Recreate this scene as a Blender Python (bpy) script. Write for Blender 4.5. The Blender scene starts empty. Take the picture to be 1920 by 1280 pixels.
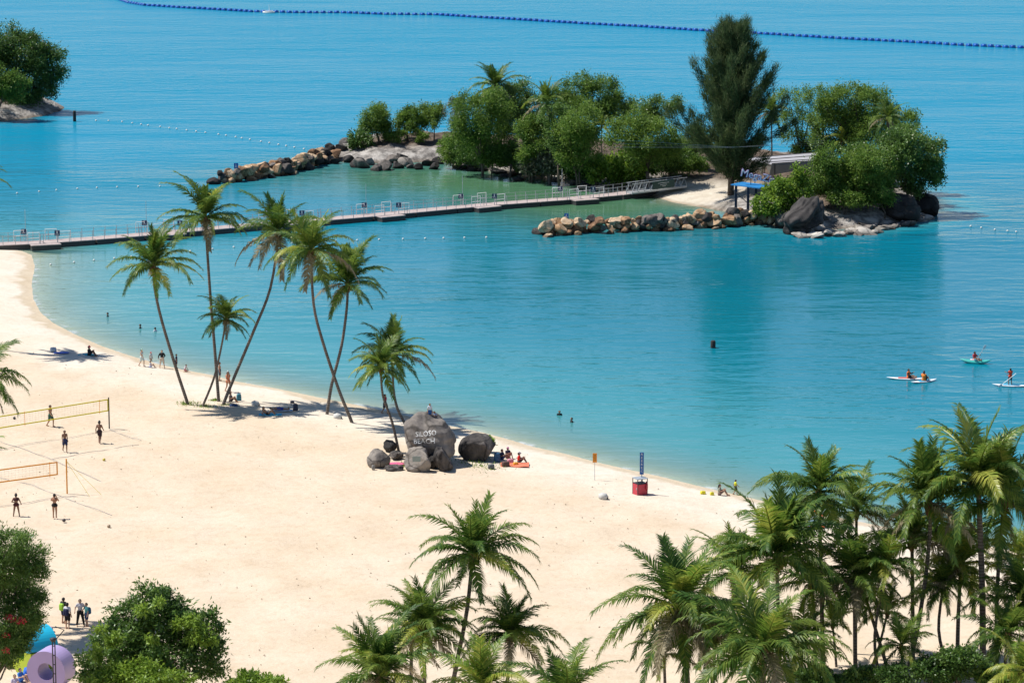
import bpy, bmesh, math, random
import numpy as np
from mathutils import Vector, Matrix, Euler
from mathutils.bvhtree import BVHTree
R = math.radians
sc = bpy.context.scene
COL = sc.collection
# ------------------------------------------------------------------ camera, sky, sun, exposure
CH, FPX, PITCH = 54.0, 5800.0, math.atan(1080 / 5800.0)
cd = bpy.data.cameras.new('camera'); cam = bpy.data.objects.new('camera', cd); COL.objects.link(cam)
cd.sensor_width = 36.0; cd.lens = FPX / 1920 * 36.0; cd.clip_start = 1.0; cd.clip_end = 20000
cam.location = (0, 0, CH); cam.rotation_euler = (math.pi / 2 - PITCH, 0, 0); sc.camera = cam
SUN_EL, SUN_DX, SUN_DY = R(59), -0.975, 0.22
W = bpy.data.worlds.new('World'); sc.world = W; W.use_nodes = True
sky = W.node_tree.nodes.new('ShaderNodeTexSky'); sky.sky_type = 'NISHITA'; sky.sun_disc = False
sky.sun_elevation = SUN_EL; sky.sun_rotation = math.atan2(SUN_DX, SUN_DY); sky.air_density = 1.0; sky.dust_density = 0.0; sky.ozone_density = 1.5; sky.altitude = 2000
W.node_tree.links.new(sky.outputs[0], W.node_tree.nodes['Background'].inputs[0])
W.node_tree.nodes['Background'].inputs[1].default_value = 0.10
sd_ = bpy.data.lights.new('sun', 'SUN'); sun = bpy.data.objects.new('sun', sd_); COL.objects.link(sun)
sd_.energy = 5.0; sd_.angle = R(0.53); sd_.color = (1.0, 0.955, 0.89)
sun.rotation_euler = Vector((SUN_DX * math.cos(SUN_EL), SUN_DY * math.cos(SUN_EL), math.sin(SUN_EL))).to_track_quat('Z', 'Y').to_euler()
sc.view_settings.view_transform = 'Standard'; sc.view_settings.look = 'None'; sc.view_settings.gamma = 1.0
sc.view_settings.exposure = 0.30
sc.render.engine = 'CYCLES'; sc.cycles.use_denoising = True
sc.cycles.max_bounces = 6; sc.cycles.transparent_max_bounces = 12; sc.cycles.caustics_reflective = False

# ------------------------------------------------------------------ projection: photo pixel (1920x1280) -> place
cp, sp = math.cos(PITCH), math.sin(PITCH)
def ray(px, py):
    r = (px - 960) / FPX; u = -(py - 640) / FPX
    return np.array([r, cp + u * sp, -sp + u * cp])
def P(px, py, z=0.0):
    d = ray(px, py); t = (z - CH) / d[2]
    return np.array([d[0] * t, d[1] * t, z])
def D(px, py, Y):                      # point seen at a pixel, at a known distance Y
    d = ray(px, py); t = Y / d[1]
    return np.array([d[0] * t, Y, CH + d[2] * t])
def mpp(Y): return Y / FPX / cp        # metres per photo pixel at distance Y

# ------------------------------------------------------------------ generic helpers
def link(o, parent=None):
    COL.objects.link(o)
    if parent is not None: o.parent = parent
    return o
def tag(o, label=None, cat=None, group=None, kind=None):
    if label: o['label'] = label
    if cat: o['category'] = cat
    if group: o['group'] = group
    if kind: o['kind'] = kind
    return o
def empty(name, loc, label=None, cat=None, group=None, rz=0.0):
    o = bpy.data.objects.new(name, None); link(o); o.location = [float(v) for v in loc]; o.rotation_euler = (0, 0, rz)
    o.empty_display_size = 0.3
    return tag(o, label, cat, group)
def mesh_obj(name, me, mat=None, parent=None, loc=None, rot=None, scale=None, objmat=False):
    o = bpy.data.objects.new(name, me); link(o, parent)
    if mat is not None:
        if objmat:
            if not me.materials: me.materials.append(mat)
            o.material_slots[0].link = 'OBJECT'; o.material_slots[0].material = mat
        elif not me.materials: me.materials.append(mat)
    if loc is not None: o.location = [float(v) for v in loc]
    if rot is not None: o.rotation_euler = rot
    if scale is not None: o.scale = scale
    return o
def mk(name, V, F, smooth=False):
    me = bpy.data.meshes.new(name)
    me.from_pydata([tuple(map(float, v)) for v in V], [], [tuple(map(int, f)) for f in F]); me.update()
    if smooth: me.shade_smooth()
    return me
class MB:
    def __init__(s): s.V = []; s.F = []
    def add(s, V, F):
        n = len(s.V); s.V += [tuple(v) for v in V]; s.F += [tuple(i + n for i in f) for f in F]; return s
    def box(s, c, d, rz=0.0):
        x, y, z = [v / 2 for v in d]; ca, sa = math.cos(rz), math.sin(rz)
        V = [(sx * x, sy * y, sz * z) for sz in (-1, 1) for sx, sy in ((-1, -1), (1, -1), (1, 1), (-1, 1))]
        V = [(c[0] + a * ca - b * sa, c[1] + a * sa + b * ca, c[2] + h) for a, b, h in V]
        return s.add(V, [(3, 2, 1, 0), (4, 5, 6, 7), (0, 1, 5, 4), (1, 2, 6, 5), (2, 3, 7, 6), (3, 0, 4, 7)])
    def tube(s, pts, rad, n=6, cap=True):
        pts = [Vector(p) for p in pts]; k = len(pts)
        rad = rad if hasattr(rad, '__len__') else [rad] * k
        V = []; F = []
        for i, p in enumerate(pts):
            t = (pts[min(i + 1, k - 1)] - pts[max(i - 1, 0)]).normalized()
            a = t.cross(Vector((0, 1, 0)) if abs(t.y) < 0.9 else Vector((1, 0, 0))).normalized(); b = t.cross(a)
            for j in range(n):
                th = 2 * math.pi * j / n
                V.append(p + (a * math.cos(th) + b * math.sin(th)) * rad[i])
        for i in range(k - 1):
            for j in range(n):
                F.append((i * n + j, i * n + (j + 1) % n, (i + 1) * n + (j + 1) % n, (i + 1) * n + j))
        if cap: F.append(tuple(range(n - 1, -1, -1))); F.append(tuple((k - 1) * n + j for j in range(n)))
        return s.add(V, F)
    def mesh(s, name, smooth=False): return mk(name, s.V, s.F, smooth)
    def obj(s, name, mat, parent=None, smooth=False, loc=None):
        me = s.mesh(name, smooth); return mesh_obj(name, me, mat, parent, loc)
def grid_mesh(name, xs, ys, Z, attrs=None, smooth=True):
    nx, ny = len(xs), len(ys); X, Y = np.meshgrid(xs, ys)
    co = np.stack([X, Y, Z], -1).reshape(-1, 3).astype(np.float32)
    i = np.arange(nx * ny).reshape(ny, nx)
    q = np.stack([i[:-1, :-1], i[:-1, 1:], i[1:, 1:], i[1:, :-1]], -1).reshape(-1, 4)
    return fast_mesh(name, co, q, attrs, smooth)
def fast_mesh(name, co, q, attrs=None, smooth=False):
    me = bpy.data.meshes.new(name); nv, nf, k = len(co), len(q), q.shape[1]
    me.vertices.add(nv); me.vertices.foreach_set('co', np.ascontiguousarray(co, np.float32).ravel())
    me.loops.add(nf * k); me.loops.foreach_set('vertex_index', q.astype(np.int32).ravel())
    me.polygons.add(nf); me.polygons.foreach_set('loop_start', np.arange(0, nf * k, k, dtype=np.int32))
    me.polygons.foreach_set('loop_total', np.full(nf, k, np.int32))
    for n, a in (attrs or {}).items():
        at = me.attributes.new(n, 'FLOAT', 'POINT'); at.data.foreach_set('value', np.ascontiguousarray(a, np.float32).ravel())
    me.update(calc_edges=True); me.validate()
    if smooth: me.shade_smooth()
    return me

# ------------------------------------------------------------------ materials
MATS = {}
def nmat(name):
    m = bpy.data.materials.new(name); m.use_nodes = True; MATS[name] = m
    nt = m.node_tree; return m, nt, nt.nodes, nt.links, nt.nodes['Principled BSDF']
def N(ns, t, **kw):
    n = ns.new(t)
    for k, v in kw.items():
        if k in n.inputs.keys(): n.inputs[k].default_value = v
        else: setattr(n, k, v)
    return n
def ramp(ns, stops):
    r = ns.new('ShaderNodeValToRGB'); e = r.color_ramp.elements
    while len(e) < len(stops): e.new(0.5)
    for x, (p, c) in zip(e, stops): x.position = p; x.color = (*c, 1)
    return r
def plain(name, col, rough=0.6, var=0.12, scale=6.0, bump=0.0, metal=0.0, spec=0.4, bscale=None):
    if name in MATS: return MATS[name]
    m, nt, ns, ls, b = nmat(name)
    b.inputs['Roughness'].default_value = rough; b.inputs['Metallic'].default_value = metal
    b.inputs['Specular IOR Level'].default_value = spec
    tc = ns.new('ShaderNodeTexCoord'); nz = N(ns, 'ShaderNodeTexNoise', Scale=scale, Detail=4.0)
    ls.new(tc.outputs['Object'], nz.inputs['Vector'])
    lo = [c * (1 - var) for c in col]; hi = [min(1, c * (1 + var)) for c in col]
    r = ramp(ns, [(0.3, lo), (0.7, hi)]); ls.new(nz.outputs['Fac'], r.inputs[0]); ls.new(r.outputs[0], b.inputs['Base Color'])
    if bump:
        n2 = N(ns, 'ShaderNodeTexNoise', Scale=bscale or scale * 3, Detail=5.0); ls.new(tc.outputs['Object'], n2.inputs['Vector'])
        bp = N(ns, 'ShaderNodeBump', Strength=bump, Distance=0.1); ls.new(n2.outputs['Fac'], bp.inputs['Height']); ls.new(bp.outputs[0], b.inputs['Normal'])
    return m
def leafmat(name, dark, mid, light, trans=0.3, rough=0.45, spec=0.35, objvar=0.25):
    m, nt, ns, ls, b = nmat(name)
    b.inputs['Roughness'].default_value = rough; b.inputs['Specular IOR Level'].default_value = spec
    g = ns.new('ShaderNodeNewGeometry'); oi = ns.new('ShaderNodeObjectInfo')
    tc = ns.new('ShaderNodeTexCoord'); nz = N(ns, 'ShaderNodeTexNoise', Scale=0.5, Detail=2.0); ls.new(tc.outputs['Object'], nz.inputs['Vector'])
    a = N(ns, 'ShaderNodeMath', operation='MULTIPLY_ADD'); a.inputs[1].default_value = 0.45
    ls.new(g.outputs['Random Per Island'], a.inputs[0]); ls.new(nz.outputs['Fac'], a.inputs[2])
    a2 = N(ns, 'ShaderNodeMath', operation='MULTIPLY_ADD'); a2.inputs[1].default_value = objvar
    ls.new(oi.outputs['Random'], a2.inputs[0]); ls.new(a.outputs[0], a2.inputs[2])
    r = ramp(ns, [(0.35, dark), (0.75, mid), (1.1 if False else 1.0, light)]); ls.new(a2.outputs[0], r.inputs[0])
    ls.new(r.outputs[0], b.inputs['Base Color'])
    t = ns.new('ShaderNodeBsdfTranslucent'); mx = ns.new('ShaderNodeMixShader'); mx.inputs[0].default_value = trans
    hs = N(ns, 'ShaderNodeHueSaturation'); hs.inputs['Value'].default_value = 1.3; hs.inputs['Hue'].default_value = 0.49
    ls.new(r.outputs[0], hs.inputs['Color']); ls.new(hs.outputs[0], t.inputs[0])
    ls.new(b.outputs[0], mx.inputs[1]); ls.new(t.outputs[0], mx.inputs[2]); ls.new(mx.outputs[0], ns['Material Output'].inputs[0])
    return m
def rockmat(name, c1, c2, c3, sc1=1.2, bump=0.6):
    m, nt, ns, ls, b = nmat(name); b.inputs['Roughness'].default_value = 0.85; b.inputs['Specular IOR Level'].default_value = 0.25
    tc = ns.new('ShaderNodeTexCoord'); oi = ns.new('ShaderNodeObjectInfo')
    ad = N(ns, 'ShaderNodeVectorMath', operation='ADD'); ls.new(tc.outputs['Object'], ad.inputs[0])
    mu = N(ns, 'ShaderNodeVectorMath', operation='SCALE'); mu.inputs[0].default_value = (37, 19, 53); ls.new(oi.outputs['Random'], mu.inputs['Scale']); ls.new(mu.outputs[0], ad.inputs[1])
    ms = ns.new('ShaderNodeMapping'); ms.inputs['Scale'].default_value = (1.2, 1.2, 0.5); ls.new(ad.outputs[0], ms.inputs[0])
    nz = N(ns, 'ShaderNodeTexNoise', Scale=sc1 * 1.3, Detail=8.0, Roughness=0.68); ls.new(ms.outputs[0], nz.inputs['Vector'])
    a = N(ns, 'ShaderNodeMath', operation='MULTIPLY_ADD'); a.inputs[1].default_value = 0.5; a.inputs[2].default_value = -0.25; ls.new(oi.outputs['Random'], a.inputs[0])
    a2 = N(ns, 'ShaderNodeMath', operation='ADD'); ls.new(a.outputs[0], a2.inputs[0]); ls.new(nz.outputs['Fac'], a2.inputs[1])
    r = ramp(ns, [(0.3, c1), (0.5, c2), (0.72, c3)]); ls.new(a2.outputs[0], r.inputs[0])
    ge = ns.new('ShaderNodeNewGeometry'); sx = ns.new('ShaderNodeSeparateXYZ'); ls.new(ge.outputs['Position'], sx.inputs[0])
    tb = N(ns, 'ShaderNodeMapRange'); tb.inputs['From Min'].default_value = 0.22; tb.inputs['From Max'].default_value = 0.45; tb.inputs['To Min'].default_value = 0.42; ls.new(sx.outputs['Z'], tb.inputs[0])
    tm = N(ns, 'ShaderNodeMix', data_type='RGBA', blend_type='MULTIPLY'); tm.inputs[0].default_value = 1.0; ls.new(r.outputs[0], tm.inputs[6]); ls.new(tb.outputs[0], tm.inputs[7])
    wv = N(ns, 'ShaderNodeTexNoise', Scale=1.5, Detail=3.0); ls.new(ad.outputs[0], wv.inputs['Vector']); wm = N(ns, 'ShaderNodeMix', data_type='VECTOR'); wm.inputs[0].default_value = 0.35; ls.new(ad.outputs[0], wm.inputs[4]); ls.new(wv.outputs['Color'], wm.inputs[5])
    vo = N(ns, 'ShaderNodeTexVoronoi', feature='DISTANCE_TO_EDGE', Scale=sc1 * 1.3); ls.new(wm.outputs[1], vo.inputs['Vector'])
    cr = N(ns, 'ShaderNodeMapRange'); cr.inputs['From Max'].default_value = 0.035; cr.inputs['To Min'].default_value = 0.35; ls.new(vo.outputs['Distance'], cr.inputs[0])
    tm2 = N(ns, 'ShaderNodeMix', data_type='RGBA', blend_type='MULTIPLY'); tm2.inputs[0].default_value = 1.0; ls.new(tm.outputs[2], tm2.inputs[6]); ls.new(cr.outputs[0], tm2.inputs[7]); ls.new(tm2.outputs[2], b.inputs['Base Color'])
    n2 = N(ns, 'ShaderNodeTexNoise', Scale=sc1 * 5, Detail=6.0, Roughness=0.7); ls.new(ad.outputs[0], n2.inputs['Vector'])
    bp = N(ns, 'ShaderNodeBump', Strength=bump, Distance=0.12); ls.new(n2.outputs['Fac'], bp.inputs['Height']); ls.new(bp.outputs[0], b.inputs['Normal'])
    return m

# sand
def sandmat():
    m, nt, ns, ls, b = nmat('sand'); b.inputs['Roughness'].default_value = 0.95; b.inputs['Specular IOR Level'].default_value = 0.1
    tc = ns.new('ShaderNodeTexCoord'); at = N(ns, 'ShaderNodeAttribute', attribute_name='shore')
    def noise(s, d=5.0, rg=0.55, stretch=None):
        n = N(ns, 'ShaderNodeTexNoise', Scale=s, Detail=d, Roughness=rg)
        if stretch:
            mp = ns.new('ShaderNodeMapping'); mp.inputs['Scale'].default_value = stretch; ls.new(tc.outputs['Object'], mp.inputs[0]); ls.new(mp.outputs[0], n.inputs['Vector'])
        else: ls.new(tc.outputs['Object'], n.inputs['Vector'])
        return n
    # distance from the water (m): wet strip, pale coral sand, warm inland sand
    nw = noise(0.25, 4.0); w = N(ns, 'ShaderNodeMath', operation='MULTIPLY_ADD'); w.inputs[1].default_value = 5.0
    sb = N(ns, 'ShaderNodeMath', operation='SUBTRACT'); sb.inputs[1].default_value = 0.5; ls.new(nw.outputs['Fac'], sb.inputs[0]); ls.new(sb.outputs[0], w.inputs[0]); ls.new(at.outputs['Fac'], w.inputs[2])
    mr = N(ns, 'ShaderNodeMapRange'); mr.inputs['From Min'].default_value = -2; mr.inputs['From Max'].default_value = 18; ls.new(w.outputs[0], mr.inputs[0])
    r = ramp(ns, [(0.05, (0.60, 0.51, 0.38)), (0.15, (0.53, 0.45, 0.34)), (0.19, (0.66, 0.60, 0.51)), (0.5, (0.66, 0.59, 0.49)), (0.68, (0.62, 0.52, 0.40))]); ls.new(mr.outputs[0], r.inputs[0])
    n1 = noise(0.16, 6.0, 0.6); c1 = ramp(ns, [(0.35, (0.93, 0.89, 0.84)), (0.65, (1.0, 1.0, 1.0))]); ls.new(n1.outputs['Fac'], c1.inputs[0])
    n2 = noise(1.1, 8.0, 0.72, (1, 1, 1)); c2 = ramp(ns, [(0.36, (0.80, 0.75, 0.68)), (0.52, (1.0, 1.0, 1.0))]); ls.new(n2.outputs['Fac'], c2.inputs[0])
    x1 = N(ns, 'ShaderNodeMix', data_type='RGBA', blend_type='MULTIPLY'); x1.inputs[0].default_value = 1.0; ls.new(r.outputs[0], x1.inputs[6]); ls.new(c1.outputs[0], x1.inputs[7])
    x2 = N(ns, 'ShaderNodeMix', data_type='RGBA', blend_type='MULTIPLY'); x2.inputs[0].default_value = 0.4; ls.new(x1.outputs[2], x2.inputs[6]); ls.new(c2.outputs[0], x2.inputs[7])
    ls.new(x2.outputs[2], b.inputs['Base Color'])
    n3 = noise(2.3, 6.0, 0.62); n4 = noise(0.35, 3.0)
    ad = N(ns, 'ShaderNodeMath', operation='MULTIPLY_ADD'); ad.inputs[1].default_value = 1.5; ls.new(n4.outputs['Fac'], ad.inputs[0]); ls.new(n3.outputs['Fac'], ad.inputs[2])
    bp = N(ns, 'ShaderNodeBump', Strength=0.5, Distance=0.16); ls.new(ad.outputs[0], bp.inputs['Height']); ls.new(bp.outputs[0], b.inputs['Normal'])
    return m
def islandmat():
    m, nt, ns, ls, b = nmat('island_soil'); b.inputs['Roughness'].default_value = 0.9; b.inputs['Specular IOR Level'].default_value = 0.2
    tc = ns.new('ShaderNodeTexCoord'); at = N(ns, 'ShaderNodeAttribute', attribute_name='sandy'); ah = N(ns, 'ShaderNodeAttribute', attribute_name='shore')
    nz = N(ns, 'ShaderNodeTexNoise', Scale=0.7, Detail=8.0, Roughness=0.65); ls.new(tc.outputs['Object'], nz.inputs['Vector'])
    rk = ramp(ns, [(0.34, (0.07, 0.065, 0.06)), (0.48, (0.24, 0.22, 0.20)), (0.62, (0.46, 0.43, 0.39))]); ls.new(nz.outputs['Fac'], rk.inputs[0])
    so = ramp(ns, [(0.35, (0.055, 0.04, 0.028)), (0.7, (0.18, 0.135, 0.10))]); ls.new(nz.outputs['Fac'], so.inputs[0])
    mr = N(ns, 'ShaderNodeMapRange'); mr.inputs['From Min'].default_value = 3.0; mr.inputs['From Max'].default_value = 6.5; ls.new(ah.outputs['Fac'], mr.inputs[0])
    m1 = N(ns, 'ShaderNodeMix', data_type='RGBA'); ls.new(mr.outputs[0], m1.inputs[0]); ls.new(rk.outputs[0], m1.inputs[6]); ls.new(so.outputs[0], m1.inputs[7])
    sa = ramp(ns, [(0.3, (0.5, 0.43, 0.33)), (0.7, (0.66, 0.6, 0.5))]); ls.new(nz.outputs['Fac'], sa.inputs[0])
    m2 = N(ns, 'ShaderNodeMix', data_type='RGBA'); ls.new(at.outputs['Fac'], m2.inputs[0]); ls.new(m1.outputs[2], m2.inputs[6]); ls.new(sa.outputs[0], m2.inputs[7])
    wl = ramp(ns, [(0.0, (0.42, 0.30, 0.17)), (0.5, (1, 1, 1))]); mw = N(ns, 'ShaderNodeMapRange'); mw.inputs['From Max'].default_value = 1.6; ls.new(ah.outputs['Fac'], mw.inputs[0]); ls.new(mw.outputs[0], wl.inputs[0])
    m3 = N(ns, 'ShaderNodeMix', data_type='RGBA', blend_type='MULTIPLY'); m3.inputs[0].default_value = 0.6; ls.new(m2.outputs[2], m3.inputs[6]); ls.new(wl.outputs[0], m3.inputs[7])
    ls.new(m3.outputs[2], b.inputs['Base Color'])
    n2 = N(ns, 'ShaderNodeTexNoise', Scale=2.0, Detail=8.0, Roughness=0.7); ls.new(tc.outputs['Object'], n2.inputs['Vector'])
    bp = N(ns, 'ShaderNodeBump', Strength=0.8, Distance=0.3); ls.new(n2.outputs['Fac'], bp.inputs['Height']); ls.new(bp.outputs[0], b.inputs['Normal'])
    return m
def watermat():
    m, nt, ns, ls, b = nmat('sea_water'); ns.remove(b)
    tc = ns.new('ShaderNodeTexCoord')
    al = N(ns, 'ShaderNodeAttribute', attribute_name='depth'); gr = N(ns, 'ShaderNodeAttribute', attribute_name='lagoon'); op = N(ns, 'ShaderNodeAttribute', attribute_name='open')
    # body colour by depth
    body = ramp(ns, [(0.0, (0.17, 0.36, 0.33)), (0.25, (0.055, 0.29, 0.32)), (0.7, (0.002, 0.168, 0.232)), (1.0, (0.001, 0.128, 0.190))])
    mr = N(ns, 'ShaderNodeMapRange'); mr.inputs['From Max'].default_value = 4.0; ls.new(al.outputs['Fac'], mr.inputs[0]); ls.new(mr.outputs[0], body.inputs[0])
    mo = N(ns, 'ShaderNodeMix', data_type='RGBA'); ls.new(op.outputs['Fac'], mo.inputs[0]); ls.new(body.outputs[0], mo.inputs[6]); mo.inputs[7].default_value = (0.001, 0.200, 0.325, 1)
    mg = N(ns, 'ShaderNodeMix', data_type='RGBA'); ls.new(gr.outputs['Fac'], mg.inputs[0]); ls.new(mo.outputs[2], mg.inputs[6]); mg.inputs[7].default_value = (0.075, 0.165, 0.065, 1)
    # waves
    def wav(scale, det, st, rot):
        mp = ns.new('ShaderNodeMapping'); mp.inputs['Scale'].default_value = st; mp.inputs['Rotation'].default_value = (0, 0, rot); ls.new(tc.outputs['Object'], mp.inputs[0])
        n = N(ns, 'ShaderNodeTexNoise', Scale=scale, Detail=det, Roughness=0.55); ls.new(mp.outputs[0], n.inputs['Vector']); return n
    w1 = wav(0.55, 3.0, (0.45, 1.0, 1.0), 0.12); w2 = wav(0.09, 2.0, (0.4, 1.0, 1.0), -0.15); w3 = wav(0.022, 2.0, (0.5, 1.0, 1.0), 0.25)
    # gusts: patches of stronger ripples
    gm = N(ns, 'ShaderNodeMapRange'); gm.inputs['From Min'].default_value = 0.35; gm.inputs['From Max'].default_value = 0.65; gm.inputs['To Min'].default_value = 0.35; gm.inputs['To Max'].default_value = 1.0; ls.new(w3.outputs['Fac'], gm.inputs[0])
    amp = N(ns, 'ShaderNodeMath', operation='MULTIPLY'); ls.new(gm.outputs[0], amp.inputs[0])
    sh = N(ns, 'ShaderNodeMapRange'); sh.inputs['To Min'].default_value = 0.33; sh.inputs['To Max'].default_value = 1.0; ls.new(op.outputs['Fac'], sh.inputs[0]); ls.new(sh.outputs[0], amp.inputs[1])
    h = N(ns, 'ShaderNodeMath', operation='MULTIPLY_ADD'); h.inputs[1].default_value = 2.2; ls.new(w2.outputs['Fac'], h.inputs[0]); ls.new(w1.outputs['Fac'], h.inputs[2])
    hh = N(ns, 'ShaderNodeMath', operation='MULTIPLY'); ls.new(h.outputs[0], hh.inputs[0]); ls.new(amp.outputs[0], hh.inputs[1])
    bp = N(ns, 'ShaderNodeBump', Strength=1.0, Distance=0.55); ls.new(hh.outputs[0], bp.inputs['Height'])
    df = ns.new('ShaderNodeBsdfDiffuse'); ls.new(mg.outputs[2], df.inputs[0])
    tr = ns.new('ShaderNodeBsdfTransparent'); tr.inputs[0].default_value = (0.80, 0.95, 0.95, 1)
    ex = N(ns, 'ShaderNodeMath', operation='MULTIPLY'); ex.inputs[1].default_value = -1.5; ls.new(al.outputs['Fac'], ex.inputs[0])
    e2 = N(ns, 'ShaderNodeMath', operation='EXPONENT'); ls.new(ex.outputs[0], e2.inputs[0])
    mb = ns.new('ShaderNodeMixShader'); ls.new(e2.outputs[0], mb.inputs[0]); ls.new(df.outputs[0], mb.inputs[1]); ls.new(tr.outputs[0], mb.inputs[2])
    rr = N(ns, 'ShaderNodeMapRange'); rr.inputs['To Min'].default_value = 0.10; rr.inputs['To Max'].default_value = 0.20; ls.new(op.outputs['Fac'], rr.inputs[0])
    fo = N(ns, 'ShaderNodeMapRange'); fo.inputs['From Min'].default_value = 0.10; fo.inputs['From Max'].default_value = 0.0; ls.new(al.outputs['Fac'], fo.inputs[0])
    fn = N(ns, 'ShaderNodeTexNoise', Scale=0.5, Detail=5.0, Roughness=0.7); ls.new(tc.outputs['Object'], fn.inputs['Vector'])
    ft_ = N(ns, 'ShaderNodeMapRange'); ft_.inputs['From Min'].default_value = 0.50; ft_.inputs['From Max'].default_value = 0.62; ft_.inputs['To Max'].default_value = 0.75; ls.new(fn.outputs['Fac'], ft_.inputs[0])
    ff = N(ns, 'ShaderNodeMath', operation='MULTIPLY'); ls.new(fo.outputs[0], ff.inputs[0]); ls.new(ft_.outputs[0], ff.inputs[1])
    fw = ns.new('ShaderNodeBsdfDiffuse'); fw.inputs[0].default_value = (0.75, 0.77, 0.75, 1); mfo = ns.new('ShaderNodeMixShader'); ls.new(ff.outputs[0], mfo.inputs[0]); ls.new(mb.outputs[0], mfo.inputs[1]); ls.new(fw.outputs[0], mfo.inputs[2])
    gl = N(ns, 'ShaderNodeBsdfGlossy'); ls.new(rr.outputs[0], gl.inputs['Roughness']); gl.inputs[0].default_value = (1, 1, 1, 1); gl.distribution = 'MULTI_GGX'; ls.new(bp.outputs[0], gl.inputs['Normal'])
    fr = N(ns, 'ShaderNodeFresnel', IOR=1.33); ls.new(bp.outputs[0], fr.inputs['Normal'])
    mf = ns.new('ShaderNodeMixShader'); fm = N(ns, 'ShaderNodeMapRange'); fm.inputs['To Min'].default_value = 0.82; fm.inputs['To Max'].default_value = 0.42; ls.new(op.outputs['Fac'], fm.inputs[0])
    fq = N(ns, 'ShaderNodeMath', operation='MULTIPLY'); ls.new(fr.outputs[0], fq.inputs[0]); ls.new(fm.outputs[0], fq.inputs[1]); ls.new(fq.outputs[0], mf.inputs[0]); ls.new(mfo.outputs[0], mf.inputs[1]); ls.new(gl.outputs[0], mf.inputs[2])
    ls.new(mf.outputs[0], ns['Material Output'].inputs[0])
    return m
M_SAND, M_ISL, M_WATER = sandmat(), islandmat(), watermat()
M_FROND = leafmat('palm_leaf', (0.022, 0.066, 0.013), (0.058, 0.132, 0.022), (0.17, 0.24, 0.042), 0.40, 0.45, 0.3)
M_FRONDY = leafmat('palm_leaf_fresh', (0.07, 0.15, 0.02), (0.15, 0.26, 0.035), (0.36, 0.38, 0.07), 0.4, 0.4, 0.45)
M_FRONDOLD = leafmat('palm_leaf_dry', (0.10, 0.085, 0.05), (0.20, 0.17, 0.09), (0.34, 0.29, 0.18), 0.25, 0.6, 0.3)
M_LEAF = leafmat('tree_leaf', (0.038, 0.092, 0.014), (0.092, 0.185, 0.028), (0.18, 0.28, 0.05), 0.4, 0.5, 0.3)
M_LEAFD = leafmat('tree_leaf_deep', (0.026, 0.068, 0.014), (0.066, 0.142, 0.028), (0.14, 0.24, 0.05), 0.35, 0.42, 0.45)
M_LEAFB = leafmat('tree_leaf_bright', (0.05, 0.11, 0.012), (0.12, 0.22, 0.022), (0.24, 0.36, 0.05), 0.35, 0.45, 0.35)
M_LEAFG = leafmat('tree_leaf_grey', (0.045, 0.065, 0.035), (0.10, 0.12, 0.075), (0.2, 0.22, 0.15), 0.25, 0.5, 0.4)
M_CASU = leafmat('casuarina_needle', (0.028, 0.062, 0.022), (0.066, 0.112, 0.042), (0.13, 0.165, 0.07), 0.35, 0.6, 0.2)
M_BARK = plain('bark', (0.11, 0.085, 0.065), 0.9, 0.35, 3.0, 0.6)
M_TRUNK = plain('palm_trunk', (0.17, 0.145, 0.125), 0.9, 0.3, 2.5, 0.7)
def ringed():
    m = MATS['palm_trunk']; ns, ls = m.node_tree.nodes, m.node_tree.links; b = ns['Principled BSDF']
    tc = ns.new('ShaderNodeTexCoord'); wv = N(ns, 'ShaderNodeTexWave', bands_direction='Z', Scale=1.6, Distortion=2.5, Detail=2.0); ls.new(tc.outputs['Object'], wv.inputs['Vector'])
    old = b.inputs['Base Color'].links[0].from_socket; r = ramp(ns, [(0.15, (0.55, 0.53, 0.5)), (0.5, (1, 1, 1))]); ls.new(wv.outputs['Fac'], r.inputs[0])
    mx = N(ns, 'ShaderNodeMix', data_type='RGBA', blend_type='MULTIPLY'); mx.inputs[0].default_value = 1.0; ls.new(old, mx.inputs[6]); ls.new(r.outputs[0], mx.inputs[7]); ls.new(mx.outputs[2], b.inputs['Base Color'])
ringed()
M_HUSK = plain('palm_husk', (0.16, 0.085, 0.04), 0.9, 0.4, 6.0, 0.5)
M_COCO = plain('coconut', (0.16, 0.12, 0.03), 0.6, 0.3, 5.0)
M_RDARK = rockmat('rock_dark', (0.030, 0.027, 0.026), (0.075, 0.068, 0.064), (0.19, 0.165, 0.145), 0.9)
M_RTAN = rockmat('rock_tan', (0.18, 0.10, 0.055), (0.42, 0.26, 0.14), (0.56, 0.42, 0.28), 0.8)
M_RGREY = rockmat('rock_grey', (0.035, 0.032, 0.031), (0.115, 0.102, 0.094), (0.30, 0.265, 0.23), 0.55, 1.0)

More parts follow.
